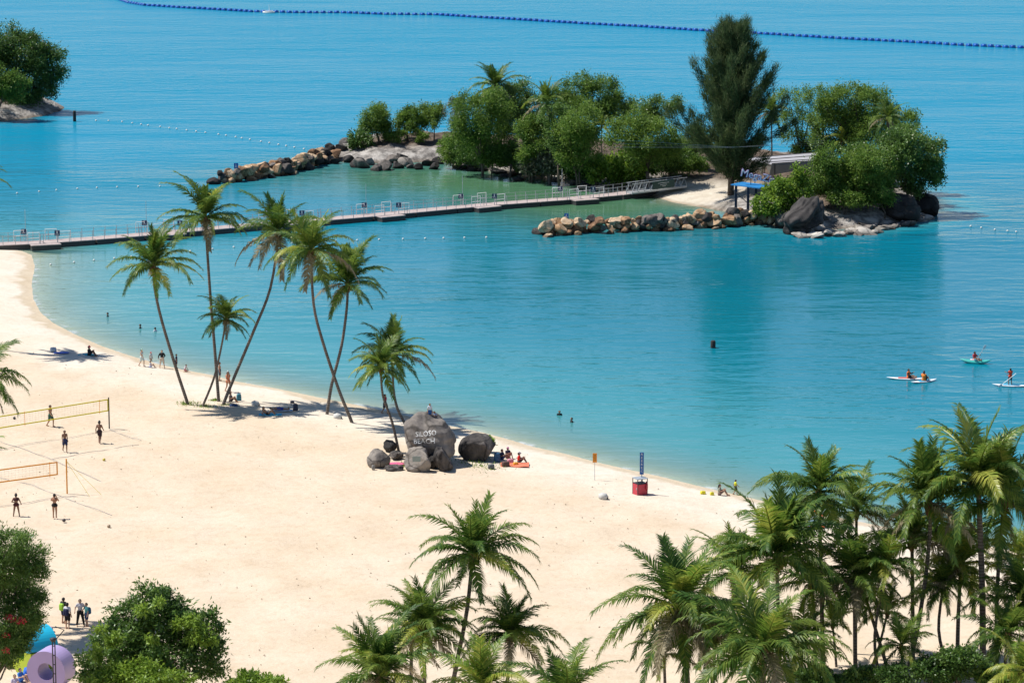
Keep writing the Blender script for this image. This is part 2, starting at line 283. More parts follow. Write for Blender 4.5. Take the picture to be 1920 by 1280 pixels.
# ------------------------------------------------------------------ ground shape
SH = [(-700, 440), (-200, 461), (0, 467), (40, 470), (60, 478), (66, 500), (60, 530), (63, 560), (77, 586), (100, 605), (140, 626), (190, 648), (240, 665), (300, 683), (350, 694), (400, 703), (440, 714), (520, 728), (600, 745), (700, 765), (760, 778), (830, 795), (900, 809), (950, 822), (1000, 837), (1060, 850), (1120, 866), (1180, 880), (1240, 893), (1300, 908), (1360, 922), (1420, 936), (1500, 955), (1650, 985), (1800, 1013), (1920, 1036), (2300, 1110), (3200, 1250)]
SHW = np.array([P(*p)[:2] for p in SH])
ISL = [(590, 292), (640, 303), (700, 306), (780, 304), (830, 302), (870, 315), (950, 325), (1000, 333), (1060, 340), (1120, 347), (1170, 352), (1215, 364), (1260, 379), (1330, 391), (1400, 403), (1450, 416), (1475, 427), (1530, 431), (1600, 428), (1680, 419), (1740, 406), (1760, 390), (1752, 376), (1700, 350), (1600, 318), (1500, 300), (1400, 292), (1300, 286), (1200, 281), (1050, 272), (900, 264), (830, 262), (740, 262), (680, 264), (650, 274)]
ISW = np.array([P(*p)[:2] for p in ISL])
LFT = [(-400, 250), (-120, 236), (0, 227), (40, 223), (80, 218), (112, 209), (122, 201), (95, 190), (0, 176), (-400, 170)]
LFW = np.array([P(*p)[:2] for p in LFT])
def seg_dist(X, Y, poly, closed):
    d = np.full(X.shape, 1e9); n = len(poly)
    for i in range(n if closed else n - 1):
        a, b = poly[i], poly[(i + 1) % n]; ab = b - a; L = ab @ ab
        t = np.clip(((X - a[0]) * ab[0] + (Y - a[1]) * ab[1]) / L, 0, 1)
        d = np.minimum(d, np.hypot(X - a[0] - t * ab[0], Y - a[1] - t * ab[1]))
    return d
def inside(X, Y, poly):
    c = np.zeros(X.shape, bool); n = len(poly)
    for i in range(n):
        a, b = poly[i], poly[(i + 1) % n]
        if a[1] == b[1]: continue
        k = ((a[1] > Y) != (b[1] > Y)) & (X < (b[0] - a[0]) * (Y - a[1]) / (b[1] - a[1]) + a[0]); c ^= k
    return c
LANDP = np.vstack([SHW, [[400, 160], [400, -200], [-400, -200], [-400, SHW[0][1]]]])
def sdist(X, Y, poly, line=None):
    d = seg_dist(X, Y, line if line is not None else poly, line is None); return np.where(inside(X, Y, poly), d, -d)
def beach_s(X, Y): return sdist(X, Y, LANDP, SHW)
def beach_z(s): return np.where(s > 0, 1.1 * (1 - np.exp(-s / 11)), -4.0 * (1 - np.exp(s / 32)))
PB = P(1310, 375)[:2]                    # the small sandy cove of the island
def island_z(X, Y):
    s = sdist(X, Y, ISW); sandy = np.exp(-(np.hypot((X - PB[0]) / 8.0, (Y - PB[1]) / 7.5)) ** 4)
    und = 0.25 * np.sin(X * 1.3 + 1.7 * np.sin(Y * .5)) * np.sin(Y * 0.9 + X * .35) + 0.12 * np.sin(X * 3.1) * np.sin(Y * 2.3 + 1)
    top = 1.9; z = np.where(s > 0, top * (1 - np.exp(-s / 2.6)) + und * np.clip(s / 3, 0, 1) * (1 - 0.8 * sandy), s * 0.45)
    zs = np.where(s > 0, 1.6 * (1 - np.exp(-s / 7.5)), s * 0.14)
    return np.maximum(z * (1 - sandy) + zs * sandy, -4), s, sandy
def left_z(X, Y):
    s = sdist(X, Y, LFW); return np.maximum(np.where(s > 0, 3.4 * (1 - np.exp(-s / 6)), s * 0.5), -4), s
def _one(f, x, y): return float(f(np.array([x]), np.array([y]))[0][0])
def gz_beach(x, y): return float(beach_z(beach_s(np.array([x]), np.array([y])))[0])
def gz_isl(x, y): return _one(island_z, x, y)
def gz_left(x, y): return _one(left_z, x, y)
def G(px, py, f=gz_beach):
    z = 0.0
    for _ in range(6):
        p = P(px, py, z); z = max(f(p[0], p[1]), 0.0)
    return np.array([p[0], p[1], z])
GI = lambda px, py: G(px, py, gz_isl)

def axis(lo, hi, step, out): return np.concatenate([out[0], np.arange(lo, hi + 1e-6, step), out[1]])
xs = axis(-75, 75, 0.75, ([-300, -150, -100], [100, 150, 300])); ys = axis(120, 380, 0.75, ([-100, 40, 90], [420, 520, 900]))
X, Y = np.meshgrid(xs, ys); S = beach_s(X, Y); Z = beach_z(S)
rng = np.random.default_rng(3)
Z += np.where(S > 1.5, 1, 0) * np.clip((S - 1.5) / 6, 0, 1) * (0.07 * np.sin(X * .9 + np.sin(Y * .4)) * np.sin(Y * .55 + X * .2) + 0.015 * rng.standard_normal(X.shape))
tag(mesh_obj('beach_sand', grid_mesh('beach_sand', xs, ys, Z, {'shore': S}), M_SAND), 'pale golden sand beach curving round the bay', None, None, 'structure')
xs = np.arange(-55, 75, 0.6); ys = np.arange(340, 480, 0.7); X, Y = np.meshgrid(xs, ys); Z, S, SA = island_z(X, Y)
tag(mesh_obj('island_ground', grid_mesh('island_ground', xs, ys, Z, {'shore': S, 'sandy': SA}), M_ISL), 'rocky wooded island with a small sandy cove', None, None, 'structure')
xs = np.arange(-130, -50, 0.9); ys = np.arange(440, 545, 0.9); X, Y = np.meshgrid(xs, ys); Z, S = left_z(X, Y)
Z = Z + np.where(S > 0, 0.22 * np.sin(X * 1.9 + Y * 0.6) * np.sin(Y * 1.1), 0)
tag(mesh_obj('islet_ground', grid_mesh('islet_ground', xs, ys, Z, {'shore': S, 'sandy': S * 0}), M_ISL), 'dark sloping rock of the wooded point', None, None, 'structure')
xs = axis(-80, 80, 0.8, ([-9000, -3000, -1000, -400, -200, -120], [120, 200, 400, 1000, 3000, 9000])); ys = axis(170, 480, 0.8, ([-50, 100, 140], [520, 600, 800, 1200, 2500, 6000, 14000]))
X, Y = np.meshgrid(xs, ys)
zt = np.maximum(beach_z(beach_s(X, Y)), np.maximum(island_z(X, Y)[0], left_z(X, Y)[0])); dep = np.clip(-zt, 0, 6)
lag = P(1120, 375); lg2 = P(800, 330)
g = np.exp(-((X - lag[0]) / 17) ** 2 - ((Y - lag[1]) / 24) ** 2) + 0.75 * np.exp(-((X - lg2[0]) / 22) ** 2 - ((Y - lg2[1]) / 20) ** 2)
g = np.clip(g, 0, 0.85)
opn = np.clip((Y - 330 - 0.25 * np.abs(X)) / 90, 0, 1) * (1 - np.clip(g * 1.5, 0, 1)); opn = np.maximum(opn, np.clip((X - 30) / 40, 0, 1) * 0.5)
tag(mesh_obj('sea', grid_mesh('sea', xs, ys, X * 0, {'depth': dep, 'lagoon': g, 'open': opn}), M_WATER), 'turquoise sea with small ripples', None, None, 'structure')
# ------------------------------------------------------------------ rocks
def rock_mesh(name, seed, sub=3, cuts=6, rough=0.10):
    r = random.Random(seed); bm = bmesh.new(); bmesh.ops.create_icosphere(bm, subdivisions=sub, radius=1.0)
    pl = []
    for _ in range(cuts):
        n = Vector((r.gauss(0, 1), r.gauss(0, 1), r.gauss(0, 1))).normalized(); pl.append((n, r.uniform(0.48, 0.86)))
    ph = [Vector((r.uniform(-3, 3), r.uniform(-3, 3), r.uniform(-3, 3))) for _ in range(5)]; fr = [1.6, 2.3, 3.7, 6, 9]
    for v in bm.verts:
        c = v.co.copy()
        for n, d in pl:
            e = c.dot(n) - d
            if e > 0: c -= n * e * 0.96
        k = sum(math.sin(c.dot(p) * f + f) / f for p, f in zip(ph, fr))
        v.co = c * (1 + rough * k)
    me = bpy.data.meshes.new(name); bm.to_mesh(me); bm.free(); me.shade_smooth(); return me
ROCKS = [rock_mesh('boulder', 100 + i, 4, 8 + i % 4, .06) for i in range(9)]
def rock_piece(parent, p, size, mat, rnd, name='boulder', base=None):
    b = base if base is not None else (0, 0, 0)
    return mesh_obj(name, rnd.choice(ROCKS), mat, parent, (p[0] - b[0], p[1] - b[1], p[2] - b[2]), (rnd.uniform(-.4, .4), rnd.uniform(-.4, .4), rnd.uniform(0, 6.3)), size, objmat=True)
def breakwater(name, path, label, seed, n, smin, smax, wid, tanp, stack):
    rnd = random.Random(seed); pts = [P(*q) for q in path]; b = pts[0]
    e = empty(name, b, label, 'breakwater'); seg = [np.linalg.norm(pts[i + 1] - pts[i]) for i in range(len(pts) - 1)]; tot = sum(seg)
    for i in range(n):
        t = (i + rnd.uniform(-.4, .4)) / n * tot; t = min(max(t, 0), tot * .999); k = 0
        while t > seg[k]: t -= seg[k]; k += 1
        q = pts[k] + (pts[k + 1] - pts[k]) * t / seg[k]
        layer = i % stack; s = rnd.uniform(smin, smax) * (1.0 if layer == 0 else 1.12)
        off = rnd.uniform(-wid, wid) if layer == 0 else rnd.uniform(-wid, wid) * .5
        sz = (s * rnd.uniform(.9, 1.35), s * rnd.uniform(.85, 1.15), s * rnd.uniform(.7, 1.0))
        z = sz[2] * rnd.uniform(.05, .35) + layer * smax * .62
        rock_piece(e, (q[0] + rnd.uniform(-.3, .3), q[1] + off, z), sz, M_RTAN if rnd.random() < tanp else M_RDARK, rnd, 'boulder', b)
    return e
BW1 = breakwater('breakwater', [(1012, 441), (1060, 437), (1150, 434), (1250, 430), (1350, 424), (1420, 420), (1470, 420)], 'low breakwater of tan and dark boulders running out from the island cove', 5, 130, .38, .88, 1.9, .84, 3)
BW2 = breakwater('breakwater', [(408, 342), (450, 340), (500, 331), (540, 325), (590, 312), (625, 300)], 'breakwater of dark and brown boulders behind the three tall palms, ending at a sign', 8, 92, .42, .98, 2.1, .62, 3)
# single rocks along the island shore
rnd = random.Random(21)
shore = empty('shore_boulders', GI(740, 285), 'row of dark boulders on the pale rock below three small trees', 'boulders')
for (x, y, s) in [(640, 277, 1.0), (655, 282, .9), (628, 286, .8), (672, 285, 1.2), (650, 270, 1.1), (675, 294, 1.3), (690, 282, 1.0), (722, 285, 1.2), (745, 288, 1.0), (762, 285, 1.3), (783, 290, .8), (800, 284, .9), (815, 292, .8), (822, 280, .9), (705, 294, .9), (770, 296, .6), (735, 278, 1.0), (752, 276, 1.1), (610, 292, .9), (600, 298, .8), (618, 300, .7)]:
    p = GI(x, y + 4); rock_piece(shore, (p[0], p[1], p[2] + s * .3), (s * 1.1, s, s * .8), M_RDARK if rnd.random() < .75 else M_RGREY, rnd, 'boulder', shore.location)
sh2 = empty('shore_boulders', GI(930, 322), 'scattered low rocks at the water edge under the island trees', 'boulders')
for (x, y, s) in [(932, 322, 1.3), (905, 320, .7), (885, 316, .8), (960, 326, .9), (868, 312, .7), (990, 330, .7), (1040, 337, .8), (1078, 341, .9), (1100, 344, .6), (975, 318, .8), (945, 312, .8), (855, 304, .8), (1010, 334, .6)]:
    p = GI(x, y); rock_piece(sh2, (p[0], p[1], max(p[2], 0) + s * .15), (s * 1.25, s, s * .55), M_RGREY if rnd.random() < .7 else M_RTAN, rnd, 'boulder', sh2.location)
def big_rock(name, px, py, wpx, hpx, dep, label, seed, mat, f=gz_isl, rot=0.0, shape=None, sink=.12, sub=4, cuts=4, rough=.13):
    p = G(px, py, f); m = mpp(p[1]); me = rock_mesh(name, seed, sub, cuts, rough)
    if shape:
        for v in me.vertices: v.co = shape(v.co)
    zs = [v.co.z for v in me.vertices]; xsn = [v.co.x for v in me.vertices]; h = hpx * m; k = h / (max(zs) - min(zs)) / (1 - sink); kx = wpx * m / (max(xsn) - min(xsn))
    o = mesh_obj(name, me, mat, None, (p[0], p[1] + dep, p[2] - min(zs) * k - sink * h), (0, 0, rot), (kx, dep, k))
    return tag(o, label, 'boulder')
def pointed(c): t = max(0, c.z); return Vector((c.x * (1 - .72 * t) + .42 * t, c.y * (1 - .5 * t), c.z * (1.25 if c.z > 0 else 1)))
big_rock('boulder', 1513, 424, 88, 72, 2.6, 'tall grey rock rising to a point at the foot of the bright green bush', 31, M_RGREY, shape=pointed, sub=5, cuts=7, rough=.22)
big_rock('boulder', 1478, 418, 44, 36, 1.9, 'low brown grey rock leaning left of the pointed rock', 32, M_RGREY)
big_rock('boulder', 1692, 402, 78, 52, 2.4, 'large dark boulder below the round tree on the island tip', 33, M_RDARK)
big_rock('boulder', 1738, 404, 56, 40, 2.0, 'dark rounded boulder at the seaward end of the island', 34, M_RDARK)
M_RPALE = rockmat('rock_pale', (.16, .14, .12), (.36, .33, .29), (.55, .51, .45), .6)
sh3 = empty('shore_boulders', GI(1600, 422), 'pale broken rock ledge along the water at the island tip', 'boulders')
for i in range(46):
    x = 1490 + i * 5.4 + rnd.uniform(-6, 6); y = 428 - max(0, (x - 1600)) * .11 - rnd.uniform(0, 1) ** 1.3 * 22; s = rnd.uniform(.45, 1.25); p = GI(x, y)
    rock_piece(sh3, (p[0], p[1], max(p[2], 0) + s * .04), (s * rnd.uniform(1.1, 1.8), s * 1.1, s * .5), M_RPALE if rnd.random() < .75 else M_RGREY, rnd, 'boulder', sh3.location)

# ------------------------------------------------------------------ foliage builders
def leaves_mesh(name, lobes, n, ll, lw, seed, clump=.33, nclump=16, droop=.25, flat=False):
    rg = np.random.default_rng(seed); L = np.array([l[:3] for l in lobes], float); Rr = np.array([l[3] for l in lobes], float)[:, None] * np.array([[1, 1, 1]]) if len(lobes[0]) == 4 else np.array([l[3:6] for l in lobes], float)
    w = Rr.mean(1) ** 2; w /= w.sum(); li = rg.choice(len(L), n, p=w)
    cd = rg.standard_normal((len(L), nclump, 3)); cd[..., 2] = np.abs(cd[..., 2]) * .9 - .35; cd /= np.linalg.norm(cd, axis=-1, keepdims=True); cr = rg.uniform(.45, 1.12, (len(L), nclump, 1))
    ci = rg.integers(0, nclump, n); c = (cd * cr)[li, ci]
    pos = c + rg.standard_normal((n, 3)) * clump * (.55 + .6 * rg.random((n, 1)))
    k = rg.random(n) < .10; dd = rg.standard_normal((n, 3)); dd /= np.linalg.norm(dd, axis=1, keepdims=True); pos[k] = (dd * rg.uniform(.3, .95, (n, 1)))[k]
    rad = np.linalg.norm(pos, axis=1, keepdims=True); pos = np.where(rad > 1.4, pos / rad * 1.4, pos)
    out = pos / np.maximum(np.linalg.norm(pos, axis=1, keepdims=True), 1e-6)
    p = L[li] + pos * Rr[li]
    ax = out * .7 + rg.standard_normal((n, 3)) * .75; ax[:, 2] -= droop; ax /= np.linalg.norm(ax, axis=1, keepdims=True)
    sd = np.cross(ax, rg.standard_normal((n, 3)) + np.array([0, 0, 1.2])); sd /= np.maximum(np.linalg.norm(sd, axis=1, keepdims=True), 1e-6)
    nr = np.cross(ax, sd); s = rg.uniform(.65, 1.25, (n, 1)); l = ll * s; ww = lw * s
    V = np.stack([p, p + ax * l * .5 + sd * ww * .5 + nr * ww * .12, p + ax * l - nr * l * .12, p + ax * l * .5 - sd * ww * .5 + nr * ww * .12], 1).reshape(-1, 3)
    return fast_mesh(name, V, np.arange(n * 4).reshape(n, 4))
def trunk_mesh(lobes, rnd, r0, base=(0, 0, 0), nst=2):
    mb = MB(); c = np.mean([l[:3] for l in lobes], 0); zlo = min(l[2] for l in lobes)
    for k in range(nst):
        fx = rnd.uniform(-.3, .3) * nst / 2; fork = Vector((c[0] * .35 + fx, c[1] * .35 + rnd.uniform(-.3, .3), zlo * .55 + .2))
        mb.tube([(base[0] + fx * .4, base[1], base[2] - .3), (fx * .7, 0, fork.z * .5), fork], [r0, r0 * .8, r0 * .66], 7)
        for l in lobes[k::nst]:
            t = Vector(l[:3]); mid = fork.lerp(t, .5) + Vector((rnd.uniform(-.4, .4), rnd.uniform(-.4, .4), rnd.uniform(-.1, .4)))
            mb.tube([fork, mid, t], [r0 * .5, r0 * .33, r0 * .12], 5)
    return mb.mesh('trunk', True)
def tree(name, base, lobes_px, label, mat, n, ll=.30, lw=.13, seed=0, f=gz_isl, cat='tree', group=None, depth=.9, r0=.16, nst=2, basept=None, nclump=10, clump=.25, Yd=0.0, droop=.25, grow=1.3):
    n = int(n * (1.7 if grow > 1.1 else 1)); b = G(base[0], base[1], f) if basept is None else np.array(basept); rnd = random.Random(seed * 7 + 1); m = mpp(b[1]); lobes = []
    for (cx, cy, rx, ry) in lobes_px:
        dy = rnd.uniform(-depth, depth) * rx * m; q = D(cx, cy, b[1] + Yd + dy); lobes.append((q[0] - b[0], q[1] - b[1], q[2] - b[2], rx * m * grow, rx * m * .95 * grow, ry * m * grow))
    e = empty(name, b, label, cat, group)
    mesh_obj('trunk', trunk_mesh(lobes, rnd, r0, nst=nst), M_BARK, e)
    mesh_obj('crown', leaves_mesh('crown', lobes, n, ll, lw, seed, clump, nclump, droop), mat, e)
    return e
# island trees and bushes
tree('small_tree', (712, 267), [(700, 230, 20, 24), (722, 236, 19, 24), (711, 213, 18, 15), (690, 245, 12, 14)], 'widest and leftmost of three small round trees on the rocky point', M_LEAF, 6500, seed=1)
tree('small_tree', (765, 265), [(758, 232, 15, 22), (774, 232, 13, 22), (766, 218, 14, 14)], 'small bushy tree, middle of the three on the rocky point', M_LEAF, 4600, seed=2)
tree('small_tree', (813, 264), [(806, 212, 17, 17), (822, 216, 11, 17), (806, 234, 12, 15)], 'small tree with a bare slender stem, rightmost of three on the rocky point', M_LEAF, 3600, seed=3, nst=1, r0=.11)
tree('shrub', (674, 282), [(674, 262, 13, 18), (664, 270, 9, 12), (684, 268, 9, 14)], 'stiff leafy shrub among dark boulders left of the three small trees', M_LEAFD, 700, .55, .22, seed=4, cat='shrub')
tree('grey_tree', (862, 296), [(853, 212, 13, 20), (858, 235, 15, 18), (866, 262, 18, 18), (848, 195, 7, 10)], 'half bare greyish tree at the left edge of the island wood', M_LEAFG, 3400, .26, .1, seed=5)
tree('broad_tree', (905, 312), [(900, 205, 32, 30), (926, 222, 28, 30), (888, 236, 30, 30), (916, 252, 32, 30), (878, 262, 26, 26), (902, 278, 30, 22), (872, 195, 18, 18)], 'large light green tree at the left of the island wood, leaning over the lagoon', M_LEAF, 15000, seed=6, r0=.22)
tree('shrub', (858, 306), [(852, 284, 19, 18), (842, 297, 12, 12), (872, 288, 16, 14)], 'low green bush hanging over the water at the left end of the wood', M_LEAF, 4200, seed=7, cat='shrub')
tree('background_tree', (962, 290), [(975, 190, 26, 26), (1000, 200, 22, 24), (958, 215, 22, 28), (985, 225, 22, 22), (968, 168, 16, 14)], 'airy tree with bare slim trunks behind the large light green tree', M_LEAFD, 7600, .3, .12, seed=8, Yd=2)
tree('round_tree', (995, 318), [(1000, 238, 22, 22), (1018, 250, 18, 20), (984, 252, 16, 18), (985, 292, 18, 20), (1005, 272, 20, 18)], 'yellow green tree right of the gap in the island wood', M_LEAF, 7000, seed=9)
tree('shrub', (1030, 334), [(1040, 285, 22, 26), (1020, 305, 26, 20), (1045, 312, 22, 18), (998, 318, 20, 13), (1052, 262, 14, 18)], 'silvery broad leaved shrub overhanging the lagoon', M_LEAFG, 3600, .42, .26, seed=10, cat='shrub')
tree('tall_tree', (1100, 305), [(1080, 163, 20, 20), (1113, 160, 19, 18), (1058, 180, 17, 18), (1140, 182, 22, 24), (1160, 195, 18, 18), (1100, 198, 36, 26), (1128, 212, 26, 22), (1070, 205, 22, 22)], 'tall tree with several rounded tops in the middle of the island wood', M_LEAF, 14000, seed=11, r0=.2, Yd=2)
tree('broad_tree', (1085, 336), [(1085, 236, 30, 30), (1066, 258, 22, 26), (1102, 255, 24, 28), (1078, 290, 26, 30), (1098, 298, 20, 24), (1062, 300, 14, 18)], 'dense green tree at the water below the tall tree', M_LEAF, 12000, seed=12)
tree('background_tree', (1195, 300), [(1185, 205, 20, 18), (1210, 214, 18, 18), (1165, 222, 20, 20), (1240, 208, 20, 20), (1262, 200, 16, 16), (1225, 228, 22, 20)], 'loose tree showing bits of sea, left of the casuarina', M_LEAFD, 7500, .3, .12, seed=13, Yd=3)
tree('broad_tree', (1215, 335), [(1180, 240, 24, 26), (1170, 265, 24, 24), (1205, 262, 26, 26), (1235, 258, 26, 28), (1225, 290, 30, 26), (1255, 285, 24, 26), (1198, 288, 24, 22)], 'wide green tree above the bright bush by the gangway', M_LEAF, 14000, seed=14, r0=.2)
tree('bush', (1165, 350), [(1135, 318, 20, 18), (1162, 308, 26, 20), (1190, 312, 24, 20), (1148, 330, 22, 14), (1178, 330, 24, 14), (1118, 330, 12, 11), (1212, 322, 16, 14)], 'bright green big leaved bush beside the gangway', M_LEAFB, 4800, .44, .30, seed=15, cat='bush')
tree('sparse_tree', (1497, 312), [(1478, 182, 17, 17), (1505, 190, 16, 18), (1528, 190, 14, 20), (1490, 222, 18, 20), (1515, 225, 16, 20), (1490, 255, 18, 20), (1512, 262, 20, 16)], 'sparse grey green tree with bare twigs behind the shade sail', M_LEAF, 4600, .3, .11, seed=16, r0=.17)
tree('broad_tree', (1612, 340), [(1565, 185, 22, 22), (1600, 178, 24, 20), (1625, 186, 22, 20), (1652, 192, 19, 20), (1580, 222, 30, 26), (1615, 225, 34, 28), (1648, 235, 32, 28), (1690, 222, 22, 20), (1706, 232, 14, 16), (1550, 205, 16, 18), (1625, 262, 34, 22), (1585, 255, 24, 20)], 'tallest spreading tree on the right part of the island', M_LEAF, 20000, seed=17, r0=.24, Yd=1)
tree('round_tree', (1700, 380), [(1698, 272, 32, 26), (1726, 284, 28, 28), (1672, 290, 26, 28), (1742, 312, 22, 24), (1700, 312, 34, 28), (1672, 325, 22, 22), (1728, 336, 26, 20), (1755, 326, 14, 14), (1715, 352, 20, 12), (1705, 250, 22, 14)], 'dark dense round tree over the rocks at the island tip', M_LEAFD, 17000, .32, .17, seed=18, r0=.22)
tree('broad_tree', (1560, 388), [(1552, 305, 24, 22), (1538, 328, 24, 24), (1570, 325, 26, 26), (1556, 352, 30, 22), (1530, 350, 16, 20), (1586, 350, 20, 20)], 'front yellow green tree directly above the tall pointed rock', M_LEAF, 10500, seed=19)
tree('broad_tree', (1628, 390), [(1605, 308, 22, 22), (1632, 304, 26, 22), (1655, 318, 18, 22), (1618, 335, 28, 24), (1645, 345, 24, 22), (1602, 352, 20, 18)], 'front yellow green tree right of the one above the pointed rock', M_LEAF, 10500, seed=20)
tree('bush', (1455, 408), [(1500, 332, 16, 18), (1484, 346, 22, 20), (1462, 362, 24, 20), (1440, 380, 22, 16), (1474, 382, 24, 18), (1424, 393, 14, 9), (1454, 396, 22, 11), (1500, 362, 18, 20)], 'bright green glossy bush sloping down from the shade sail to the breakwater', M_LEAFB, 6800, .36, .24, seed=21, cat='bush', depth=.5, grow=1.08)
tree('low_bush', (1515, 318), [(1505, 285, 16, 12), (1522, 278, 16, 14), (1540, 285, 12, 12)], 'dark low tree right behind the shade sail', M_LEAFD, 2200, seed=22, cat='bush')
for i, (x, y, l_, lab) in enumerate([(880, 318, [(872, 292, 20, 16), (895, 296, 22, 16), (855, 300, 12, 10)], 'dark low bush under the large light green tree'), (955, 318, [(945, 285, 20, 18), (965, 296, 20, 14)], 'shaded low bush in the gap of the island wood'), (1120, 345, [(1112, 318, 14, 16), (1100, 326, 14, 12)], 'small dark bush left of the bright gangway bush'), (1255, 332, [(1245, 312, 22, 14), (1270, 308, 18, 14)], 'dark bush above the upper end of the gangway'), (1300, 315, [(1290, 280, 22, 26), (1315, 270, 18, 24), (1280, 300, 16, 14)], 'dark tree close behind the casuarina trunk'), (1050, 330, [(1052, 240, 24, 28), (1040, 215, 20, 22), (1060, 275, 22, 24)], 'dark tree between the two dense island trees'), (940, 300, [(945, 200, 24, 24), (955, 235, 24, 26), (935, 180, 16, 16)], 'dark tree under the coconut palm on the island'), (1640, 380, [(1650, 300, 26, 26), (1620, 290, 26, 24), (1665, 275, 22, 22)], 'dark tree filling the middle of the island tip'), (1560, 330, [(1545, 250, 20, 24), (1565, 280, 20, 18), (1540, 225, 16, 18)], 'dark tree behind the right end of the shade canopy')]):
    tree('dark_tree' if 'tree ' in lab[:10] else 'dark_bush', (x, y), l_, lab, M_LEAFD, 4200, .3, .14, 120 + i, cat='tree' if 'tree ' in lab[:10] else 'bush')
for i, (x, y, l_, lab) in enumerate([(990, 332, [(985, 312, 18, 14), (1008, 318, 16, 12)], 'low green bush at the water below the yellow green tree'), (1070, 340, [(1060, 322, 18, 14), (1085, 328, 18, 12)], 'low green bush at the water below the dense island tree'), (920, 318, [(915, 300, 20, 14), (935, 304, 16, 12)], 'low green bush beside the gap in the island wood'), (1290, 330, [(1285, 305, 20, 18), (1308, 312, 14, 12)], 'low green bush between gangway top and casuarina'), (1585, 395, [(1580, 372, 20, 14), (1605, 376, 18, 12)], 'low green bush between the two front trees of the island tip'), (1660, 392, [(1655, 368, 22, 16), (1635, 374, 16, 12)], 'low green bush beside the large dark boulder'), (735, 272, [(738, 256, 14, 10), (790, 256, 10, 8)], 'low green growth between the three small trees')]):
    tree('low_bush', (x, y), l_, lab, M_LEAF, 2600, .3, .14, 140 + i, cat='bush', r0=.08)
# wooded point at far left
tree('broad_tree', (30, 190), [(-5, 78, 26, 24), (22, 72, 24, 20), (48, 95, 26, 22), (68, 88, 20, 18), (92, 112, 22, 24), (104, 104, 13, 13), (40, 125, 36, 30), (76, 135, 30, 28), (8, 135, 30, 30), (98, 145, 15, 18), (60, 165, 34, 22), (20, 172, 34, 22), (50, 180, 30, 14), (10, 188, 30, 12), (-25, 110, 34, 40), (84, 168, 18, 18)], 'big dark spreading tree on the rocky point at the left edge', M_LEAFD, 30000, .38, .17, seed=23, f=gz_left, r0=.3)
tree('broad_tree', (-5, 192), [(5, 150, 20, 20), (-14, 165, 26, 22), (14, 175, 22, 18), (34, 152, 14, 16)], 'lighter green tree in front of the big dark tree on the left point', M_LEAF, 5600, .38, .16, seed=24, f=gz_left)

# casuarina
def casuarina(px, py, top, label):
    b = GI(px, py); m = mpp(b[1]); Hh = (py - top) * m; rg = np.random.default_rng(77); e = empty('casuarina_tree', b, label, 'tree')
    mb = MB(); mb.tube([(0, 0, -.3), (.1, 0, Hh * .3), (-.1, 0, Hh * .6), (0, 0, Hh * .9)], [.42, .3, .17, .04], 8)
    base, ax = [], []
    nb = 145
    for k in range(nb):
        t = .07 + .89 * (k + .5) / nb; az = k * 2.39996; h0 = t * Hh
        L = (2.3 + 8.8 * (1 - t) ** .75) * rg.uniform(.45, 1.3); el = R(45 + 23 * t + rg.uniform(-10, 10))
        if t < .3: el = R(rg.uniform(14, 55)); L *= (.45 if math.cos(az) > .1 and t < .17 else .9)
        h0 *= .84
        d0 = np.array([math.cos(az) * math.cos(el), math.sin(az) * math.cos(el), math.sin(el)])
        pts = []; p = np.array([0, 0, h0]); d = d0.copy()
        for s in range(6): pts.append(p.copy()); p = p + d * L / 5; d = d + np.array([0, 0, .10]); d /= np.linalg.norm(d)
        mb.tube(pts, [.07 * (1 - t) + .03, .06, .045, .035, .025, .012], 4)
        npl = int(9 + L * 3.6)
        for s in rg.uniform(.12, 1.02, npl):
            i = min(int(s * 5), 4); q = pts[i] + (pts[i + 1] - pts[i]) * (s * 5 - i); dd = pts[i + 1] - pts[i]; dd /= np.linalg.norm(dd)
            nn = 24; a = dd * .9 + rg.standard_normal(3) * .25 + np.array([0, 0, .15])
            base.append(q + rg.standard_normal((nn, 3)) * np.array([.3, .3, .3])); ax.append(a + rg.standard_normal((nn, 3)) * .3)
    mesh_obj('trunk', mb.mesh('trunk', True), M_BARK, e)
    B = np.vstack(base); A = np.vstack(ax); A /= np.linalg.norm(A, axis=1, keepdims=True); n = len(B)
    sd = np.cross(A, rg.standard_normal((n, 3))); sd /= np.linalg.norm(sd, axis=1, keepdims=True); l = rg.uniform(.5, 1.0, (n, 1)); w = .034
    V = np.stack([B - sd * w, B + sd * w, B + A * l + sd * .012 + np.array([0, 0, -.06])], 1).reshape(-1, 3)
    mesh_obj('crown', fast_mesh('crown', V, np.arange(n * 3).reshape(n, 3)), M_CASU, e)
casuarina(1370, 366, 22, 'tall dark feathery casuarina towering over the island cove')

